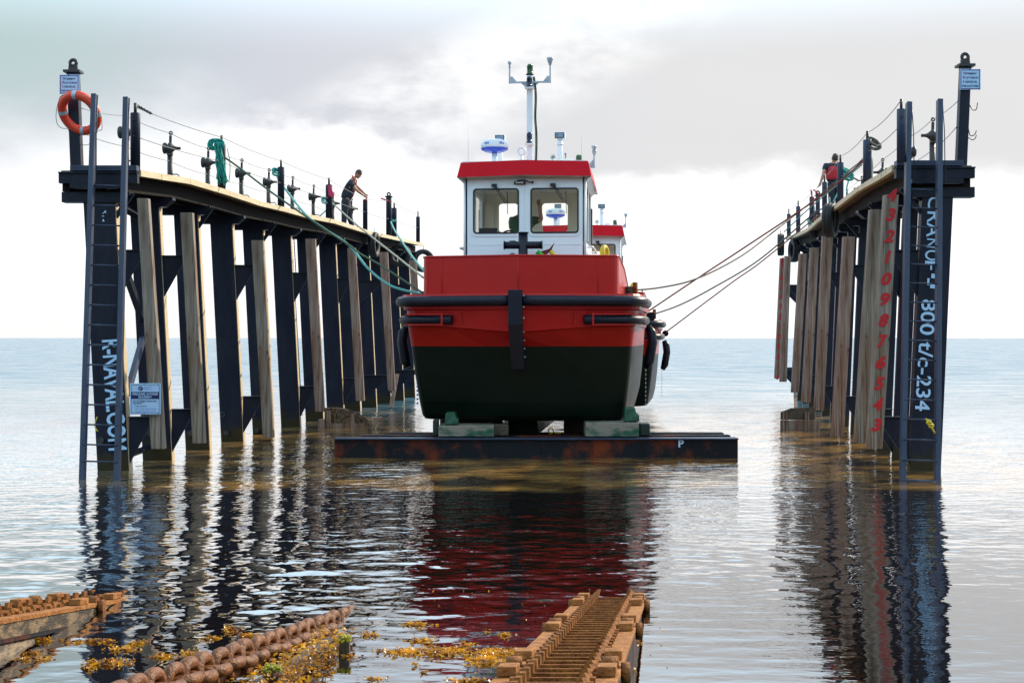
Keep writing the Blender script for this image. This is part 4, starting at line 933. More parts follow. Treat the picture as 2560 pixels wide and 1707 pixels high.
def pane(x0,x1,z0,z1,yv,axis,out):
    """black gasket ring, pale outer frame ring and a pane"""
    def ring(g,r0,y0,y1):
        a=rrect(x0-g,x1+g,z0-g,z1+g,r0+g,6); b=rrect(x0,x1,z0,z1,r0,6); n=len(a); m=MB()
        mk=(lambda q,y:(q[0],y,q[1])) if axis=='y' else (lambda q,y:(y,q[0],q[1]))
        v=[mk(q,y0) for q in a]+[mk(q,y0) for q in b]+[mk(q,y1) for q in a]+[mk(q,y1) for q in b]
        fs=[]
        for i in range(n):
            j=(i+1)%n; fs+=[(i,j,n+j,n+i),(2*n+i,2*n+j,j,i),(n+i,n+j,3*n+j,3*n+i),(2*n+i,2*n+j,3*n+j,3*n+i)]
        return m.add(v,fs)
    return ring
for k,(x0,x1,z0,z1) in enumerate(FW):
    rg=pane(x0,x1,z0,z1,CF,'y',-1)
    wf=cp(rg(.055,.07,CF-.012,CF+.0),'window','white')
    g=rg(.0,.07,0,0)
    def rg2(xa,xb,za,zb,g_,r0,y0,y1):
        a=rrect(xa,xb,za,zb,r0,6); b=rrect(xa+g_,xb-g_,za+g_,zb-g_,max(.02,r0-g_),6); n=len(a); m=MB()
        v=[(q[0],y0,q[1]) for q in a]+[(q[0],y0,q[1]) for q in b]+[(q[0],y1,q[1]) for q in a]+[(q[0],y1,q[1]) for q in b]; fs=[]
        for i in range(n):
            j=(i+1)%n; fs+=[(i,j,n+j,n+i),(2*n+i,2*n+j,j,i),(n+i,n+j,3*n+j,3*n+i),(3*n+i,3*n+j,2*n+j,2*n+i)]
        return m.add(v,fs)
    o=rg2(x0,x1,z0,z1,.03,.07,CF-.022,CF+.03).build('gasket','gasket'); o.parent=wf
    pg=rrect(x0+.02,x1-.02,z0+.02,z1-.02,.05,5); o=MB().add([(a,CF+.01,b_) for a,b_ in pg],[tuple(range(len(pg)))]).build('pane','glass'); o.parent=wf
    # wiper
    wx=(x0+x1)/2-.03; m=MB(); m.box(wx-.05,wx+.05,CF-.09,CF-.012,z1+.03,z1+.08); m.bar((wx-.02,CF-.07,z1+.05),(wx+.22,CF-.05,z1-.30),.014,.014); m.bar((wx+.02,CF-.07,z1+.05),(wx+.25,CF-.05,z1-.28),.01,.01)
    m.bar((wx+.25,CF-.045,z1-.07),(wx+.26,CF-.045,z1-.50),.012,.02); m.bar((wx+.0,CF-.08,z1+.06),(wx+.1,CF-.07,z1-.06),.03,.02); o=m.build('wiper','gasket'); o.parent=wf
cp(wall_with_holes((-W,CF,ZB),(1,0,0),(0,0,1),2*W,ZT-ZB,[(a+W,b_+W,c_-ZB,d_-ZB) for a,b_,c_,d_ in FW],(0,.05,0)),'front_wall','white')
cp(wall_with_holes((-W,CF+.052,ZB),(1,0,0),(0,0,1),2*W,ZT-ZB,[(a+W+.0,b_+W,c_-ZB,d_-ZB) for a,b_,c_,d_ in FW],(0,.012,0)),'front_lining','cream')
RW=[(-.80,-.28,4.43,5.04),(.12,.66,4.43,5.04)]
cp(wall_with_holes((-W,CB-.05,ZB),(1,0,0),(0,0,1),2*W,ZT-ZB,[(a+W,b_+W,c_-ZB,d_-ZB) for a,b_,c_,d_ in RW],(0,.05,0)),'rear_wall','cream')
for a,b_,c_,d_ in RW:
    pg=rrect(a-.01,b_+.01,c_-.01,d_+.01,.05,5); o=MB().add([(p,CB-.02,q) for p,q in pg],[tuple(range(len(pg)))]); cp(o,'rear_window','glass')
SW=[(.2,1.25,4.1,5.1),(1.4,2.35,4.1,5.1)]
for s in (-1,1):
    cp(wall_with_holes((s*W,CF+.0,ZB),(0,1,0),(0,0,1),CB-CF,ZT-ZB,[(a,b_,c_-ZB,d_-ZB) for a,b_,c_,d_ in SW],(-s*.05,0,0)),'side_wall','white')
    for a,b_,c_,d_ in SW:
        m=MB(); pg=rrect(a-.0,b_+.0,c_,d_,.06,5); q=rrect(a-.04,b_+.04,c_-.04,d_+.04,.08,5); n=len(pg)
        m.add([(s*(W+.012),CF+u,v) for u,v in pg]+[(s*(W+.012),CF+u,v) for u,v in q],[(i,(i+1)%n,n+(i+1)%n,n+i) for i in range(n)])
        fr=cp(m,'side_window','gasket'); o=MB().add([(s*(W-.02),CF+u,v) for u,v in pg],[tuple(range(n))]).build('pane','glass'); o.parent=fr
    # handrail and vent louvres
    cp(MB().tube([(s*(W+.02),CF+.3,3.95),(s*(W+.12),CF+.3,3.95),(s*(W+.13),CF+.34,3.95),(s*(W+.13),CF+2.2,3.95),(s*(W+.02),CF+2.2,3.95)],.022,8),'handrail','white2')
    m=MB()
    for k in range(16): m.box(s*(W+.001),s*(W+.025),CF+2.38,CF+2.7,4.1+.05*k,4.13+.05*k)
    cp(m,'louvre','gasket')
cp(MB().box(-W+.052,W-.052,CF+.07,CB-.052,3.1,3.14),'floor','cream')
cp(MB().box(-W+.06,W-.06,CF+.07,CF+.4,3.9,4.1),'dashboard','steel2'); cp(MB().box(-.9,-.55,CF+.12,CF+.2,4.1,4.32),'screen','gasket'); cp(MB().torus((-.35,CF+.45,4.12),.17,.016,n=24,m=6),'steering_wheel','gasket')
cp(MB().box(-1.1,-.9,CB-.12,CB-.06,3.2,5.05),'locker','cream')
# welded panel seams on the cabin front
cp(MB().box(-.006,.006,CF-.004,CF+.0,ZB,ZT),'seam','white2'); cp(MB().box(-W,W,CF-.006,CF-.0,3.98,3.988),'seam','white2')
for s in (-1,1): cp(MB().tube([(s*W,CF+.0,ZB),(s*W,CF+.0,ZT)],.022,10),'corner_tube','white2')
# roof
def roof():
    E=1.29; T_=1.225; y0,y1=CF-.2,CB+.15; t0,t1=CF-.1,CB+.1; z0,z1=5.27,5.565
    pr=lambda hw,y,z,k:[(-hw,y,z),(0,y-.05*k,z+.03),(hw,y,z)]
    v=pr(E,y0,z0,1)+pr(T_,t0,z1,1)+pr(T_,t1,z1-.06,0)+pr(E,y1,z0-.04,0)
    # rings: 0-2 front eave, 3-5 front top, 6-8 rear top, 9-11 rear eave
    f=[(0,1,4,3),(1,2,5,4),(3,4,7,6),(4,5,8,7),(6,7,10,9),(7,8,11,10),(0,3,6,9),(2,11,8,5)]
    m=MB().add(v,f); return m
rf=bp(roof(),'roof','roofred')
o=MB().hexa([(-1.2,CF-.05,5.57),(1.2,CF-.05,5.57),(1.2,CB+.05,5.51),(-1.2,CB+.05,5.51),(-1.2,CF-.05,5.59),(1.2,CF-.05,5.59),(1.2,CB+.05,5.53),(-1.2,CB+.05,5.53)]).build('roof_bounce_panel','white2'); o.parent=rf  # unseen white panel added to keep red roof bounce off the gear
so_=MB(); so_.add([(-1.29,CF-.2,5.268),(0,CF-.25,5.298),(1.29,CF-.2,5.268),(1.29,CB+.15,5.228),(0,CB+.15,5.26),(-1.29,CB+.15,5.228)],[(0,1,2,3,4,5)]); so_.prism([(-W,CF-.0,5.18),(-1.27,CF-.15,5.262),(-W,CF,5.262)],(0,2.9,0)); so_.prism([(W,CF,5.18),(1.27,CF-.15,5.262),(W,CF,5.262)],(0,2.9,0))
o=so_.build('soffit','white'); o.parent=rf
# name plate lamp above the windows
m=MB().tube([(-.2,CF-.05,5.17),(.02,CF-.05,5.175)],.03,10); m.tube(smooth_path([(-.14,CF-.06,5.21),(0,CF-.06,5.22),(.1,CF-.05,5.18),(.17,CF-.05,5.19),(.14,CF-.05,5.155)]),.011,6); cp(m,'deck_lamp','gasket')
cp(MB().box(-.165,-.02,CF-.085,CF-.06,5.158,5.182),'lamp_strip','mark')
# mast
MY=2.9
mast=bp(MB().box(-.06,.06,MY-.06,MY+.06,5.5,7.44),'mast','white2',bevel=.015)
def mp_(mb,name,mat): o=mb.build(name,mat); o.parent=mast; return o
m=MB(); m.bar((-.41,MY,7.31),(.42,MY,7.31),.05,.03,(0,1,0)); 
for s in (-1,1):
    m.bar((s*.41,MY,7.29),(s*.405,MY,7.68 if s<0 else 7.62),.03,.03); m.prism([(s*.39,MY-.01,7.33),(s*.39,MY-.01,7.43),(s*.35,MY-.01,7.43),(s*.27,MY-.01,7.33)],(0,.02,0)); m.prism([(s*.06,MY-.01,7.29),(s*.17,MY-.01,7.29),(s*.06,MY-.01,7.18)],(0,.02,0))
mp_(m,'crossarm','silver')
mp_(MB().lathe([(.0,7.74),(.035,7.735),(.04,7.70),(.028,7.68),(.018,7.66),(.018,7.60),(0,7.6)],(-.408,MY,0),12),'antenna','silver')
mp_(MB().lathe([(.0,7.80),(.066,7.795),(.066,7.765),(.016,7.63),(0,7.63)],(.405,MY,0),16),'antenna','silver')
def lamp(x,y,z0,z1,mat,r=.06,par=None,f=None):
    h=z1-z0; o=MB().lathe([(0,0),(r*1.05,0),(r*1.05,h*.1),(r*.85,h*.13),(r*.85,h*.72),(r*1.0,h*.75),(r*1.0,h*.85),(r*.7,h),(0,h)],(x,y,z0),16).build('navigation_lamp',mat); o.parent=par or mast
    cg=MB()
    for k in range(6): a=2*PI*k/6; cg.cyl((x+math.cos(a)*r*.93,y+math.sin(a)*r*.93,z0+h*.05),(x+math.cos(a)*r*.93,y+math.sin(a)*r*.93,z0+h*.8),r*.07,5)
    cg.cyl((x,y,z0-.012),(x,y,z0+.004),r*1.35,16); c_=cg.build('lamp_cage','gasket'); c_.parent=par or mast
lamp(0,MY-.0,7.47,7.67,'greenlens'); lamp(0,MY-.13,7.2,7.4,'darklens',.055); lamp(0,MY-.13,6.08,6.29,'darklens',.055)
mp_(MB().box(-.09,.09,MY-.2,MY-.0,7.165,7.188),'lamp_shelf','white2'); mp_(MB().box(-.09,.09,MY-.2,MY,6.045,6.068),'lamp_shelf','white2')
cb=smooth_path([(.07,MY,7.42),(.1,MY,7.2),(.11,MY,7.0),(.1,MY,6.6),(.12,MY,6.3),(.12,MY,5.9),(.1,MY,5.55)])
mp_(MB().tube(cb,.018,6),'cable','dkgreenrope'); mp_(MB().tube([p+V((.022,.01*math.sin(i),0)) for i,p in enumerate(cb)],.01,5),'cable','gasket')
bp(MB().tube([(-.13,2.5,5.55),(-.13,2.5,5.80)],.03,8).torus((-.13,2.5,5.88),.07,.02,n=16,m=6),'fork_rest','white2')
# radar
rd=bp(MB().cyl((-.667,2.5,5.55),(-.667,2.5,5.86),.055,14),'radar','white2')
o=MB().lathe([(0,5.945),(.27,5.945),(.274,5.98),(.27,6.04),(.235,6.09),(.15,6.115),(0,6.12)],(-.667,2.5,0),40).build('dome','white2'); o.parent=rd
o=MB().lathe([(0,5.86),(.15,5.862),(.19,5.875),(.2,5.885),(.25,5.905),(.268,5.925),(.269,5.944),(0,5.944)],(-.667,2.5,0),40).build('dome_base','blue'); o.parent=rd
for a0,tx in ((-118,'NO'),(-52,'FU')):
    a=R(a0); c_=V((-.667+.274*math.cos(a),2.5+.274*math.sin(a),6.0)); xd=V((-math.sin(a),math.cos(a),0)); text(tx,'bluetext',.045,.1,c_,xd,(0,0,1),None,'lettering',bold=.03,align='CENTER').parent=rd
def flood(x,y,z,name='floodlight'):
    b_=bp(MB().cyl((x,y,5.5),(x,y,z-.06),.052,12).cyl((x,y,z-.18),(x,y,z-.165),.08,12),name,'white2')
    o=MB().box(x-.105,x+.105,y-.06,y+.08,z-.065,z+.065).build('housing','white2',None,.015); o.parent=b_
    o=MB().box(x-.1,x+.08,y-.072,y-.061,z-.055,z+.055).build('bezel','gasket'); o.parent=b_
    o=MB().box(x-.085,x+.065,y-.078,y-.073,z-.042,z+.042).build('lens','glasslens'); o.parent=b_
M['glasslens']=paint('lamp_glass',(.1,.16,.24),(.3,.38,.45),.08,6)
flood(.635,2.45,6.17); flood(-.65,3.4,6.27)
b_=MB(); b_.lathe([(.02,0),(.03,.1),(.055,.24),(.055,.26),(.03,.2)],(.51,2.5,5.72),16,mat=Matrix.Rotation(R(90),3,'X')); b_.cyl((.51,2.5,5.55),(.51,2.5,5.72),.02,8); bp(b_,'horn','white2')
lamp(1.0,2.4,5.6,5.78,'greenlens',.05,par=boat); lamp(1.02,3.0,5.6,5.74,'greenlens',.04,par=boat)
bp(MB().box(.72,.86,2.5,2.64,5.5,5.72),'vent_box','white2',bevel=.02)
for x in (-1.18,1.06): bp(MB().tube([(x,2.4,5.5),(x,2.4,6.6)],[.006,.003],5),'whip_antenna','white2')
m=MB(); m.bar((1.15,2.4,5.56),(1.31,2.4,5.58),.03,.025,(0,1,0)); m.bar((1.3,2.4,5.57),(1.305,2.4,5.86),.025,.025); m.prism([(1.29,2.39,5.59),(1.29,2.39,5.69),(1.19,2.39,5.59)],(0,.02,0)); m.lathe([(0,5.96),(.052,5.955),(.052,5.93),(.015,5.85),(0,5.85)],(1.303,2.4,0),14); bp(m,'side_antenna','silver')
# deck gear aft of the cabin side
for s in (-1,1):
    b_=MB(); b_.cyl((s*2.1,2.9,3.0),(s*2.1,2.9,3.3),.05,10); b_.cyl((s*2.1,3.2,3.0),(s*2.1,3.2,3.3),.05,10); b_.cyl((s*2.1,2.8,3.2),(s*2.1,3.3,3.2),.03,8); bp(b_,'cleat','rust')
b_=MB(); 
for k in range(5): b_.torus((2.0,2.95,3.08+.03*k),.08,.022,mat=Matrix.Rotation(R(90),3,'X'),n=14,m=6)
bp(b_,'rope_turns','dkgreenrope')
bp(MB().torus((1.5,2.7,3.86),.13,.05,mat=Matrix.Rotation(R(70),3,'Z'),n=20,m=8),'float_ring','yellow')
bp(MB().tube([(1.75,3.9,3.0),(1.75,3.9,3.9)],.02,6),'stanchion','rust')
# place the first boat, copy the second
boat.rotation_euler=(0,0,-BT); boat.location=(BX,BY,0)
b2=copy_tree(boat); b2.location=(BX+1.566,BY+11.8,-.30); b2['label']='second red workboat, mostly hidden behind the first with its roof showing at right'
def BW(x,y,z):                                           # boat-local to world
    return V((BX+x*math.cos(BT)+y*math.sin(BT), BY-x*math.sin(BT)+y*math.cos(BT), z))
# small coloured gear in front of the cabin
t=thing('hose_gear','green, maroon and yellow nozzle gear leaning on the wheelhouse behind the bitt','hose nozzle',BW(.45,1.35,3.75))
part(MB().cyl(BW(.27,1.4,3.83),BW(.40,1.4,3.72),.05,12),'green_handle','neon',t); part(MB().cyl(BW(.52,1.42,3.84),BW(.66,1.42,3.70),.045,12,.03),'yellow_tube','yellow',t)
part(MB().prism([BW(.33,1.38,3.83),BW(.42,1.38,3.74),BW(.55,1.38,3.87),BW(.60,1.38,4.0),BW(.5,1.38,3.88)],(0,.03,0)),'maroon_flap','maroon',t)
t=MB().cyl(BW(-.25,1.3,4.0),BW(-.13,1.3,4.0),.035,10).torus(BW(-.19,1.28,3.74),.05,.012,n=14,m=5); tag(t.build('shackle','greenpad',None,0,BW(-.19,1.3,4.0)),'small green shackle hanging from the left arm of the bitt','shackle')
print('boats')

# ------------------------------------------------------------------ cradle
t=thing('cradle','wide rusty steel slip cradle under the boats at the waterline','cradle',(0.4,26.1,0))
def xbeam(xl,xr,d,zt=.36,name='cross_beam'):
    m=MB(); m.box(xl,xr,d,d+.3,zt-.03,zt); m.box(xl,xr,d+.13,d+.17,-.35,zt-.03); m.box(xl,xr,d,d+.3,-.38,-.35)
    x=xl+.02
    while x<xr:
        m.box(x,x+.02,d+.03,d+.13,-.35,zt-.03); x+=1.02
    return part(m,name,'rustdark',t)
b1=xbeam(-3.25,4.14,26.1); xbeam(-2.83,4.12,26.82,.358); xbeam(-2.46,4.1,27.52,.356)
part(MB().box(-3.25,4.14,26.06,26.1,-.1,.33),'web_plate','rustdark',t)
st=MB()
x=-3.2
while x<4.1: st.box(x,x+.02,26.045,26.06,-.1,.33); x+=.93
part(st,'stiffener','rustdark',t)
part(MB().box(-3.25,4.14,25.98,26.26,.338,.364),'top_flange','steel2',t)
for xx in (-1.4,1.3):
    for k in range(2):
        x0=xx+.12*k*0; part(MB().hexa([(x0,26.4,.0),(x0+.3,26.4,.0),(x0+.3+1.4,38,-.3),(x0+1.4,38,-.3),(x0,26.4,.33),(x0+.3,26.4,.33),(x0+.3+1.4,38,.03),(x0+1.4,38,.03)]),'long_beam','rustdark',t) if k==0 else None
for k,(xa,yy_) in enumerate(((-1.45,28.6),(1.05,28.6),(-1.2,30.6),(1.35,30.6))):
    part(MB().box(xa,xa+1.0,yy_,yy_+.35,.1,.60),'bunk_timber','wetwood',t,.01)
text('P','letters',.13,.1,P(1696,1117,26.04),(1,0,0),(0,0,1),t,'lettering',bold=.03)
def block(x0,x1,y0,y1,d,dp,mat,label,cat='timber block',name='keel_block'):
    a=P(x0,y1,d); b=P(x1,y0,d); o=MB().box(a.x,b.x,d,d+dp,a.z+.004,b.z).build(name,mat,None,.015,((a.x+b.x)/2,d+dp/2,a.z)); tag(o,label,cat); return o
block(1096,1235,1064,1092,26.15,.75,'block','green stained timber keel block under the left of the nearest boat')
block(1464,1597,1056,1092,26.15,.75,'block','green stained timber keel block under the right of the nearest boat')
def pad(x0,x1,y0,y1,d,label):
    a=P(x0,y1,d); b=P(x1,y0,d); m=MB(); w_=b.x-a.x; h=b.z-a.z
    m.hexa([(a.x,d,a.z+.01),(b.x,d,a.z+.01),(b.x,d+.3,a.z+.01),(a.x,d+.3,a.z+.01),(a.x+w_*.05,d,b.z-h*.1),(b.x-w_*.3,d+.03,b.z),(b.x-w_*.2,d+.3,b.z),(a.x+w_*.1,d+.3,b.z)])
    m.hexa([(a.x+w_*.5,d-.01,a.z+.01),(b.x+.005,d-.01,a.z+.01),(b.x,d+.25,a.z+.01),(a.x+w_*.5,d+.25,a.z+.01),(a.x+w_*.6,d-.01,b.z-h*.55),(b.x,d-.01,b.z-h*.5),(b.x,d+.25,b.z-h*.4),(a.x+w_*.5,d+.25,b.z-h*.45)])
    tag(m.build('chock_pad','greenpad',None,.02,a),label,'chock')
pad(1112,1146,1030,1063,26.25,'green chock pad on the left keel block'); pad(1560,1598,1018,1055,26.2,'rounded green chock pad on the right keel block')
block(1600,1625,1059,1090,26.5,.3,'dkgreen','dark green square post beside the right keel block','post','cradle_post')
block(1082,1096,1050,1090,26.5,.3,'dkgreen','dark post beside the left keel block','post','cradle_post')
block(1235,1271,1060,1090,26.6,.3,'wetwood','dark central keel block in the shade under the bow')
m=MB(); m.torus(P(1377,1077,27.2),.05,.012,n=16,m=6); m.tube(smooth_path([P(1383,1080,27.2),P(1395,1083,27.2),P(1405,1080,27.2)]),.012,6); tag(m.build('rope_loop','yellow',None,0,P(1377,1077,27.2)),'small yellow rope loop under the bow','rope')
# floating timber pieces
t=thing('timber_trough','curved topped wooden box floating by the left piles','wooden box',P(860,1068,34.6))
pl=[P(811,1068,34.6),P(811,1021,34.6),P(840,1021,34.6),P(865,1025,34.6),P(885,1034,34.6),P(900,1043,34.6),P(912,1052,34.6),P(912,1068,34.6)]
pl[0].z=-.1; pl[-1].z=-.1
part(MB().prism(pl,(0,.04,0)),'side_panel','oldwood',t); part(MB().prism([q+V((.02,.5,0)) for q in pl],(0,.04,0)),'side_panel','oldwood',t)
rim=MB(); rim.tube([q+V((0,-.005,.01)) for q in pl[1:-1]],.012,6); part(rim,'rim','plank2',t)
for x0,x1,ya in ((816,827,1026),(875,886,1034)): a=P(x0,ya,34.55); b=P(x1,1068,34.55); part(MB().box(a.x,b.x,34.53,34.59,-.1,a.z),'batten','plank2',t)
a=P(795,1049,34.4); b=P(811,1068,34.4); part(MB().box(a.x,b.x,34.4,34.8,-.1,a.z),'end_block','plank2',t)
part(MB().box(P(812,0,34.5).x,P(911,0,34.5).x,34.55,34.59,-.1,.12),'lower_board','plank2',t)
t=thing('timber_trough','dark brown wooden box floating by the far right piles','wooden box',P(1990,1073,34.1))
a=P(1951,1034,34.1); b=P(2037,1073,34.1)
part(MB().prism([P(1952,1049,34.1),P(1952,1030,34.1),P(1978,1020,34.1),P(2037,1018,34.1),P(2037,1049,34.1)],(0,.05,0)),'upper_board','wetwood',t)
part(MB().box(P(1951,0,34.06).x,P(2050,0,34.06).x,34.04,34.09,-.1,H-(1050-HY)*34.1/F),'lower_board','plank2',t)
for x in (1959,1966,2014,2021): c_=P(x,0,34.03).x; part(MB().box(c_-.02,c_+.02,34.0,34.04,-.1,.42),'batten','plank2',t)
tag(MB().lathe([(0,-.03),(.14,-.03),(.15,.05),(.13,.07),(0,.07)],(P(943,0,38.3).x,38.3,0),18).build('float','plank2',None,0,(P(943,0,38.3).x,38.3,0)),'flat round float with a yellow line near the left pier','float')
tag(MB().bar(P(1988,981,44.4),P(1990,1025,43.5),.1,.06).build('loose_board','plank2',None,0,P(1990,1020,44)),'short orange brown board standing below a right fender plank','board')
tag(MB().bar(P(993,935,44.6),P(977,1020,44.0),.12,.05).build('loose_board','plank2',None,0,P(979,1016,44)),'narrow board leaning in the water at a left fender plank','board')
o=MB(); o.tube([P(2335,1208,21.7)+V((-.12,0,.0)),P(2335,1208,21.7),P(2368,1210,21.7)],[.02,.03,.012],8); tag(o.build('driftwood','wetwood',None,0,P(2350,1209,21.7)),'small dark stick floating at the foot of the right ladder','driftwood')

# ------------------------------------------------------------------ slipway tracks and chain
SL=.1157; Z0=12.05
def tz(d): return (Z0-d)*SL
def track(cx12,dstart,dend,label,full=True,lower=False):
    """roller track: centre X at d=12.05, sloping into the water"""
    W_=.285; dx=.118
    X=lambda d:cx12+dx*(d-Z0)
    t=thing('roller_track',label,'slipway track',(X(dstart),dstart,tz(dstart)),'rusty slipway tracks')
    def q(u,d,h): return V((X(d)+u,d,tz(d)+h))
    def slab(u0,u1,d0,d1,h0,h1): return [q(u0,d0,h0),q(u1,d0,h0),q(u1,d1,h0),q(u0,d1,h0),q(u0,d0,h1),q(u1,d0,h1),q(u1,d1,h1),q(u0,d1,h1)]
    for s in (-1,1):
        a,b=(-W_,-W_+.115) if s<0 else (W_-.115,W_)
        part(MB().hexa(slab(a,b,dstart,dend,-.035,-.0)),'side_plate','rustlight',t,.004)
        u0,u1=(a+.02,a+.05) if s<0 else (b-.05,b-.02)
        part(MB().hexa(slab(u0,u1,dstart,dend,-.42,-.035)),'web','rustdark',t)
    part(MB().hexa(slab(-W_+.06,W_-.06,dstart,dend,-.34,-.3)),'bed','wetwood',t)
    d=dstart+.05; k=0
    while d<dend:
        m=MB()
        m.hexa(slab(-.135,.125,d,d+.028,-.085,.004))                    # roller bar
        for s in (-1,1):                                             # cranked side lugs
            u=s*.13; h=.048
            m.hexa([q(u-.008,d-.02,-.03),q(u+s*.05,d-.02,-.03),q(u+s*.055,d+.07,-.03),q(u-.0,d+.07,-.03),q(u-.008,d-.0,h),q(u+.014,d-.0,h),q(u+s*.03+.014,d+.075,h-.01),q(u+s*.03,d+.075,h-.01)] if s>0 else
                   [q(u-.014,d-.02,-.03),q(u+.012,d-.02,-.03),q(u+.012,d+.07,-.03),q(u-.03,d+.07,-.03),q(u-.014,d,h),q(u+.01,d,h),q(u+.01,d+.06,h),q(u-.02,d+.06,h)])
            m.hexa(slab(min(u+s*.02,u+s*.062),max(u+s*.02,u+s*.062),d+.02,d+.075,-.01,.022))
            m.cyl(q(u+s*.02,d+.045,.022),q(u+s*.02,d+.045,.034),.016,8)
        part(m,'track_link','rustbar',t); d+=.172; k+=1
    for dd in (6.55,7.25,8.9,9.55,11.1,11.75):
        if dd<dstart or dd>dend: continue
        for s in (-1,1):
            u=s*(W_-.055); part(MB().hexa(slab(u-.045,u+.045,dd,dd+.17,.002,.05)),'clamp_block','rustlight',t,.005)
    for dd in (6.95,9.25,11.45):
        if dd<dstart: continue
        for s in (-1,1):
            u=s*(W_-.05); c_=q(u,dd,.0); m=MB().cyl(c_+V((-.045,0,.01)),c_+V((.035,0,.01)),.045,14); m.cyl(c_+V((s*.07-.02,0,-.03)),c_+V((s*.07+.02,0,-.03)),.055,14); part(m,'pin','rust',t)
    if lower:
        m=MB().hexa(slab(W_-.03,W_-.01,dstart,dend,-.14,-.036)); part(m,'timber_face','oldwood',t)
        part(MB().hexa(slab(W_-.02,W_+.01,dstart,dend-.6,-.165,-.142)),'lower_flange','rustdark',t)
        part(MB().hexa([q(W_-.02,dstart,-.166),q(W_+.16,dstart,-.42),q(W_+.16,dend-1,-.42),q(W_-.02,dend-1,-.166),q(W_-.05,dstart,-.167),q(W_+.13,dstart,-.421),q(W_+.13,dend-1,-.421),q(W_-.05,dend-1,-.167)]),'lower_panel','oldwood',t)
track(.852,5.6,12.7,'rusty roller track sloping down into the water at bottom centre right')
track(-3.25-.285,7.6,12.3,'rusty roller track with timber sides entering from the bottom left edge',lower=True)
# anchor chain
t=thing('anchor_chain','heavy brown anchor chain running into the water at bottom left','chain',(-1.9,7,.4))
def cline(d): return V((-1.357+.12*(d-11.3),d,(11.45-d)*.113-.075))
d=6.3; k=0; ax=(cline(10)-cline(8)).normalized()
while d<11.75:
    c_=cline(d); q=ax.to_track_quat('X','Z').to_matrix()@Matrix.Rotation(PI/2*(k%2)+R(8)*math.sin(k*2.1),3,'X')
    pts=[]
    for i in range(24):
        a=2*PI*i/24; x_=math.cos(a)*.068+(.030 if math.cos(a)>0 else -.034)*(1 if abs(math.cos(a))>.15 else abs(math.cos(a))/.15); y_=math.sin(a)*.08
        pts.append(c_+q@V((x_,0,y_)))
    part(MB().tube(pts,.0355*random.uniform(.94,1.05),12,closed=True),'chain_link','chain',t); d+=.1255; k+=1
# seaweed covered beam beside the chain
def bl(d): return V((-1.17+.12*(d-11.0),d,(11.0-d)*.06-.03))
bw=MB().bar(bl(6.3),bl(10.15),.09,.1); tag(bw.build('sunken_beam','wetwood',None,0,bl(8)),'dark timber beam under seaweed just right of the anchor chain','beam')
def stake(px,py,pb,d,w_,label):
    c_=P(px,py,d); t=thing('mossy_stake',label,'stake',(c_.x,d,0),'moss-topped stakes in the water'); b=MB()
    z=H-(pb-HY)*d/F
    for i in range(3):
        x=c_.x+(i-1)*w_*.3; b.hexa([(x-w_*.14,d,-.3),(x+w_*.14,d,-.3),(x+w_*.14,d+w_,-.3),(x-w_*.14,d+w_,-.3),(x-w_*.14,d,c_.z-.02*abs(i-1)),(x+w_*.14,d,c_.z-.01),(x+w_*.14,d+w_,c_.z),(x-w_*.14,d+w_,c_.z)])
    part(b,'stump','wetwood',t); m=MB()
    for i in range(70):
        a=V((c_.x+random.uniform(-.5,.5)*w_,d+random.uniform(-.06,1)*w_,c_.z+random.uniform(-.02,.012))); m.ell(a,.012,.012,.009,6,4)
    part(m,'moss','moss',t)
stake(860,1597,1640,9.85,.08,'moss-topped stake standing alone right of the chain end')
stake(680,1672,1720,8.4,.09,'moss-topped stake at the bottom edge among the seaweed')
o=MB().ell(P(886,1615,10.2),.022,.02,.025,8,6); tag(o.build('pebble','iron',None,0,P(886,1615,10.2)),'tiny dark stone just right of the mossy stake','stone')
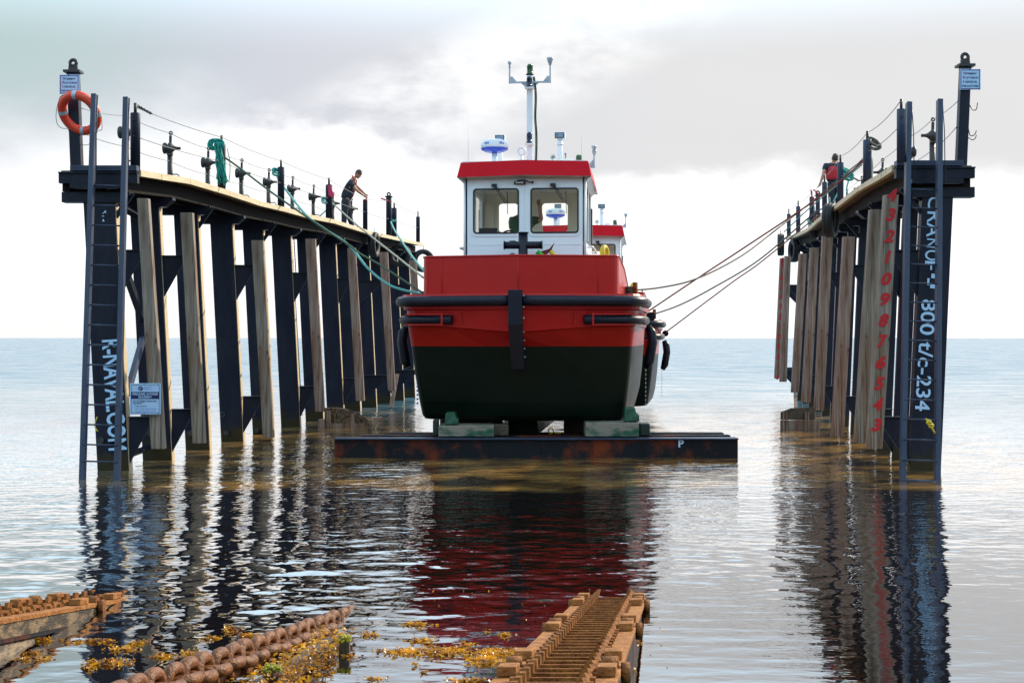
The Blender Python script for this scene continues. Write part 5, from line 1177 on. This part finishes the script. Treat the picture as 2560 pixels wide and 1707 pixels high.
# seaweed
def weeds():
    rng=random.Random(5); V_=[];F_=[]
    def leaf(c,s):
        a=rng.uniform(0,2*PI); tl=rng.uniform(-1.0,1.3); u=V((math.cos(a),math.sin(a),0)); n_=V((-math.sin(a)*math.cos(tl),math.cos(a)*math.cos(tl),math.sin(tl)))
        k=rng.uniform(-.5,.5)*s; o=len(V_)
        pts=[c-u*s, c-u*s*.3+n_*s*.6+V((0,0,k*.5)), c+u*s*.5+n_*s*.75, c+u*s*1.1+V((0,0,k)), c+u*s*.4-n_*s*.6, c-u*s*.4-n_*s*.5+V((0,0,k*.3))]
        V_.extend(pts); F_.append((o,o+1,o+5)); F_.append((o+1,o+2,o+4,o+5)); F_.append((o+2,o+3,o+4))
    def patch(x0,x1,y0,y1,n_,s=.011,h=.03):
        for _ in range(n_):
            x=min(max(rng.gauss((x0+x1)/2,(x1-x0)/4.0),x0-10),x1+10); y=rng.gauss((y0+y1)/2,(y1-y0)/4.2)
            d=F*H/(y-HY); c=P(x,y,d); c.z=rng.uniform(-.004,h*rng.random()); leaf(c,s*rng.uniform(.5,1.5))
    K=2.613; B=1450
    for x0,x1,y0,y1,n_ in ((180,370,385,400,120),(480,740,392,412,260),(690,900,440,470,150),(560,850,525,560,520),(545,615,560,590,60),(960,1180,490,515,170),(1180,1300,470,492,110),(1460,1550,310,340,90),(1300,1450,370,385,90),(1520,1720,355,370,150),(60,360,500,530,150),(900,980,395,405,20),(2200,2340,480,505,60),(840,935,410,425,40),(130,300,470,485,60)):
        patch(x0/K,x1/K,B+y0/K,B+y1/K,n_)
    for x0,x1,y0,y1,n_ in ((550,740,285,300,150),(250,380,345,375,110),(560,760,380,410,160),(370,700,450,490,420),(640,960,440,500,700),(950,1330,450,500,900),(970,1200,500,560,650),(1150,1260,350,365,60),(1070,1110,335,350,30),(930,1010,410,430,50),(270,430,640,655,70),(640,710,600,610,30),(840,1110,650,672,260),(600,640,555,565,20),(1965,2040,500,560,220),(2020,2100,400,420,90),(1960,2060,590,610,120),(20,110,560,600,10)):
        patch(800+x0/K,800+x1/K,B+y0/K,B+y1/K,n_)
    for _ in range(4000):                                           # growth over the sunken beam
        d=6.3+rng.random()**.8*4.0; c=bl(d)+V((rng.uniform(-.12,.13),rng.uniform(-.05,.05),rng.uniform(-.10,.10))); leaf(c,.014*rng.uniform(.5,1.5))
    for _ in range(160): leaf(V((rng.uniform(-3,1.2),rng.uniform(9.3,12.5),.004)),.007)
    m=MB(); m.add(V_,F_); o=m.build('seaweed','weed'); o['kind']='stuff'; o['label']='orange seaweed floating in clumps and clinging to the sunken beam'
weeds()
print('foreground')

# ------------------------------------------------------------------ people
def skin_mesh(verts,edges,radii,sub=2):
    me=bpy.data.meshes.new('s'); me.from_pydata([tuple(v) for v in verts],edges,[]); o=bpy.data.objects.new('s',me); C.objects.link(o)
    o.modifiers.new('k','SKIN'); sk=me.skin_vertices[0].data
    for i,r in enumerate(radii): sk[i].radius=(r,r) if not isinstance(r,tuple) else r
    sk[0].use_root=True
    s=o.modifiers.new('s','SUBSURF'); s.levels=sub; s.render_levels=sub
    dg=bpy.context.evaluated_depsgraph_get(); dg.update(); m2=bpy.data.meshes.new_from_object(o.evaluated_get(dg)); bpy.data.objects.remove(o)
    mb=MB(); mb.add([v.co.copy() for v in m2.vertices],[tuple(p.vertices) for p in m2.polygons],True); bpy.data.meshes.remove(m2); return mb
def person(label,J,face,shirt,trouser='trouser',vest=None,sleeve=.55,cap=None,strap=None,name='person'):
    """J: joints in world coordinates. face: horizontal viewing direction of the head"""
    pel,chest,neck,head=J['pelvis'],J['chest'],J['neck'],J['head']
    vs=[pel,pel.lerp(chest,.5),chest,neck,neck.lerp(head,.45)]; ed=[(0,1),(1,2),(2,3),(3,4)]; ra=[.145,.13,.155,.075,.055]
    fing=MB(); sh={}
    for s in 'LR':
        a=len(vs); S_,E_,W_=J['sh'+s],J['el'+s],J['wr'+s]; hd=(W_-E_).normalized(); hand=W_+hd*.07
        vs+=[S_,S_.lerp(E_,.5),E_,E_.lerp(W_,.5),W_,hand]; ra+=[.065,.052,.045,.04,.028,.036]; ed+=[(2,a),(a,a+1),(a+1,a+2),(a+2,a+3),(a+3,a+4),(a+4,a+5)]
        side=hd.cross(V((0,0,1))); side=side.normalized() if side.length>.1 else V((1,0,0)); nrm=hd.cross(side).normalized()
        for k,(off,ln) in enumerate(((-.032,.075),(-.011,.088),(.011,.083),(.031,.066))):
            b=hand+side*off; fing.tube([b-hd*.01,b+hd*ln*.45,b+hd*ln*.75-nrm*.02,b+hd*ln*.85-nrm*.045],[.011,.0105,.009,.007],6)
        b=W_+hd*.02-side*.03; fing.tube([b,b+hd*.03-side*.03,b+hd*.06-side*.035-nrm*.015],[.013,.011,.008],6)
        l=len(vs); hp,kn,an,toe=J['hip'+s],J['kn'+s],J['an'+s],J['toe'+s]
        vs+=[hp,kn,an,toe]; ra+=[.095,.062,.045,.04]; ed+=[(0,l),(l,l+1),(l+1,l+2),(l+2,l+3)]
    mb=skin_mesh(vs,ed,ra)
    f=V(face).normalized(); up=(head-neck).normalized(); rt=f.cross(up).normalized(); fu=up.cross(rt).normalized(); fu=-fu if fu.dot(f)<0 else fu
    Q=Matrix((rt,fu,up)).transposed()
    mb.ell(head,.075,.095,.118,16,12,mat=Q); mb.ell(head+Q@V((0,.098,-.01)),.014,.02,.022,8,6)          # skull, nose
    mb.ell(head+Q@V((0,.07,-.075)),.045,.032,.035,10,8)                                               # jaw
    for s in (-1,1): mb.ell(head+Q@V((s*.078,-.005,-.005)),.012,.02,.032,8,6); mb.ell(head+Q@V((s*.03,.088,.018)),.012,.008,.008,8,6)
    mb.v+= []; o=len(mb.v); mb.add(fing.v,fing.f,True)
    t=thing(name,label,'person',J['base'])
    part(mb,'body','skin',t)
    hr=MB().ell(head+Q@V((0,-.02,.03)),.084,.1,.108,16,12,mat=Q)
    for i in range(40):
        a=random.uniform(0,2*PI); e=random.uniform(.1,1.4); p=head+Q@V((math.cos(a)*math.cos(e)*.08,-.02+math.sin(a)*math.cos(e)*.095,.035+math.sin(e)*.1)); hr.ell(p,.018,.018,.016,6,5)
    part(hr,'hair','hair',t)
    if cap:
        cm=MB().ell(head+Q@V((0,-.01,.05)),.09,.108,.09,16,10,mat=Q); cm.prism([head+Q@V((-.07,.07,.05)),head+Q@V((.07,.07,.05)),head+Q@V((.05,.17,.035)),head+Q@V((-.05,.17,.035))],Q@V((0,0,.012))); part(cm,'cap',cap,t)
    # shirt
    sv=[pel,pel.lerp(chest,.5),chest,neck.lerp(chest,.25)]; se=[(0,1),(1,2),(2,3)]; sr=[.19,.195,.205,.085]
    for s in 'LR':
        a=len(sv); S_,E_=J['sh'+s],J['el'+s]; sv+=[S_,S_.lerp(E_,sleeve)]; sr+=[.085,.072]; se+=[(2,a),(a,a+1)]
        if sleeve>=1: sv+=[E_.lerp(J['wr'+s],.92)]; sr+=[.05]; se+=[(a+1,a+2)]
    part(skin_mesh(sv,se,sr),'shirt',shirt,t)
    if vest:
        part(skin_mesh([pel.lerp(chest,.1),pel.lerp(chest,.5),chest,neck.lerp(chest,.35)],[(0,1),(1,2),(2,3)],[.2,.205,.215,.13]),'vest',vest,t)
    tv=[pel,pel.lerp(chest,.32)]; te=[(0,1)]; tr=[.185,.17]
    for s in 'LR': a=len(tv); tv+=[J['hip'+s],J['kn'+s],J['an'+s].lerp(J['kn'+s],.1)]; tr+=[.13,.095,.08]; te+=[(0,a),(a,a+1),(a+1,a+2)]
    part(skin_mesh(tv,te,tr),'trousers',trouser,t)
    bm_=MB()
    for s in 'LR': bm_.ell(J['an'+s].lerp(J['toe'+s],.5)+V((0,0,-.01)),.06,.13,.055,12,8,mat=Matrix.Rotation(math.atan2(-(J['toe'+s]-J['an'+s]).x,(J['toe'+s]-J['an'+s]).y),3,'Z'))
    part(bm_,'boots','boot',t)
    if strap:
        m=MB().torus(neck+V((0,0,.01)),.085,.02,mat=Q@Matrix.Rotation(R(75),3,'X'),n=20,m=8); m.tube([neck+f*.1,chest+f*.2,pel.lerp(chest,.4)+f*.17],.022,8); part(m,'harness_strap',strap,t)
    return t
# man on the left walkway
d=42.0; zf=LS.zt(d); q=lambda px,py,dy=0: P(px,py,d+dy)
J=dict(pelvis=q(864,503),chest=q(873,466),neck=q(884,447),head=q(895.5,436),shL=q(880,456,.16),shR=q(877,457,-.18),elL=q(900,474,.16),elR=q(893,477,-.2),wrL=q(911,484,.08),wrR=q(909,489,-.1),
 hipL=q(865,512,.1),hipR=q(863,512,-.1),knL=q(873,541,.12),knR=q(861,541,-.12),base=V((q(866,0).x,d,zf)))
for s,px,dy in (('L',882,.14),('R',859,-.12)):
    a=q(px,0,dy); J['an'+s]=V((a.x,a.y,zf+.07)); J['toe'+s]=V((a.x+.17,a.y-.02,zf+.04))
person('man in a dark T-shirt bending over a post on the left walkway',J,(1,-.15,-.35),'navycloth',strap='orangecloth')
# man in the red vest
d=38.5; zf=RS.zt(d)
J=dict(pelvis=q(2083,459),chest=q(2081,424),neck=q(2085,408),head=q(2087,397.5),shL=q(2064,414),shR=q(2098,414),elL=q(2058,437,-.1),elR=q(2122,437,.05),wrL=q(2051,457,-.15),wrR=q(2140,448,.1),
 hipL=q(2080,466),hipR=q(2094,466),knL=q(2079,500,.0),knR=q(2096,500,.05),base=V((q(2087,0).x,d,zf)))
for s,px,dy in (('L',2078,0),('R',2098,.1)):
    a=q(px,0,dy); J['an'+s]=V((a.x,a.y,zf+.07)); J['toe'+s]=V((a.x,a.y+.17,zf+.04))
person('man in a red vest seen from behind on the right walkway',J,(.15,1,-.1),'navycloth',vest='redcloth')
# person at the wheel
c0=BW(-.08,3.0,3.14)
def w_(x,y,z): return BW(x,y,z)
J=dict(base=c0,pelvis=w_(-.18,3,4.05),chest=w_(-.18,2.98,4.45),neck=w_(-.17,2.97,4.66),head=w_(-.16,2.94,4.84),shL=w_(-.36,2.98,4.56),shR=w_(.1,2.98,4.56),elL=w_(-.36,2.9,4.3),elR=w_(.24,2.85,4.55),wrL=w_(-.3,2.7,4.15),wrR=w_(.2,2.75,4.8),
 hipL=w_(-.19,3,3.98),hipR=w_(0,3,3.98),knL=w_(-.19,2.97,3.6),knR=w_(0,2.97,3.6),anL=w_(-.19,3,3.22),anR=w_(0,3,3.22),toeL=w_(-.19,2.84,3.19),toeR=w_(0,2.84,3.19))
person('person in a pale cap and dark green jacket inside the wheelhouse, one hand raised',J,(-.5,-1,-.05),'greencloth',sleeve=.8,cap='silver')
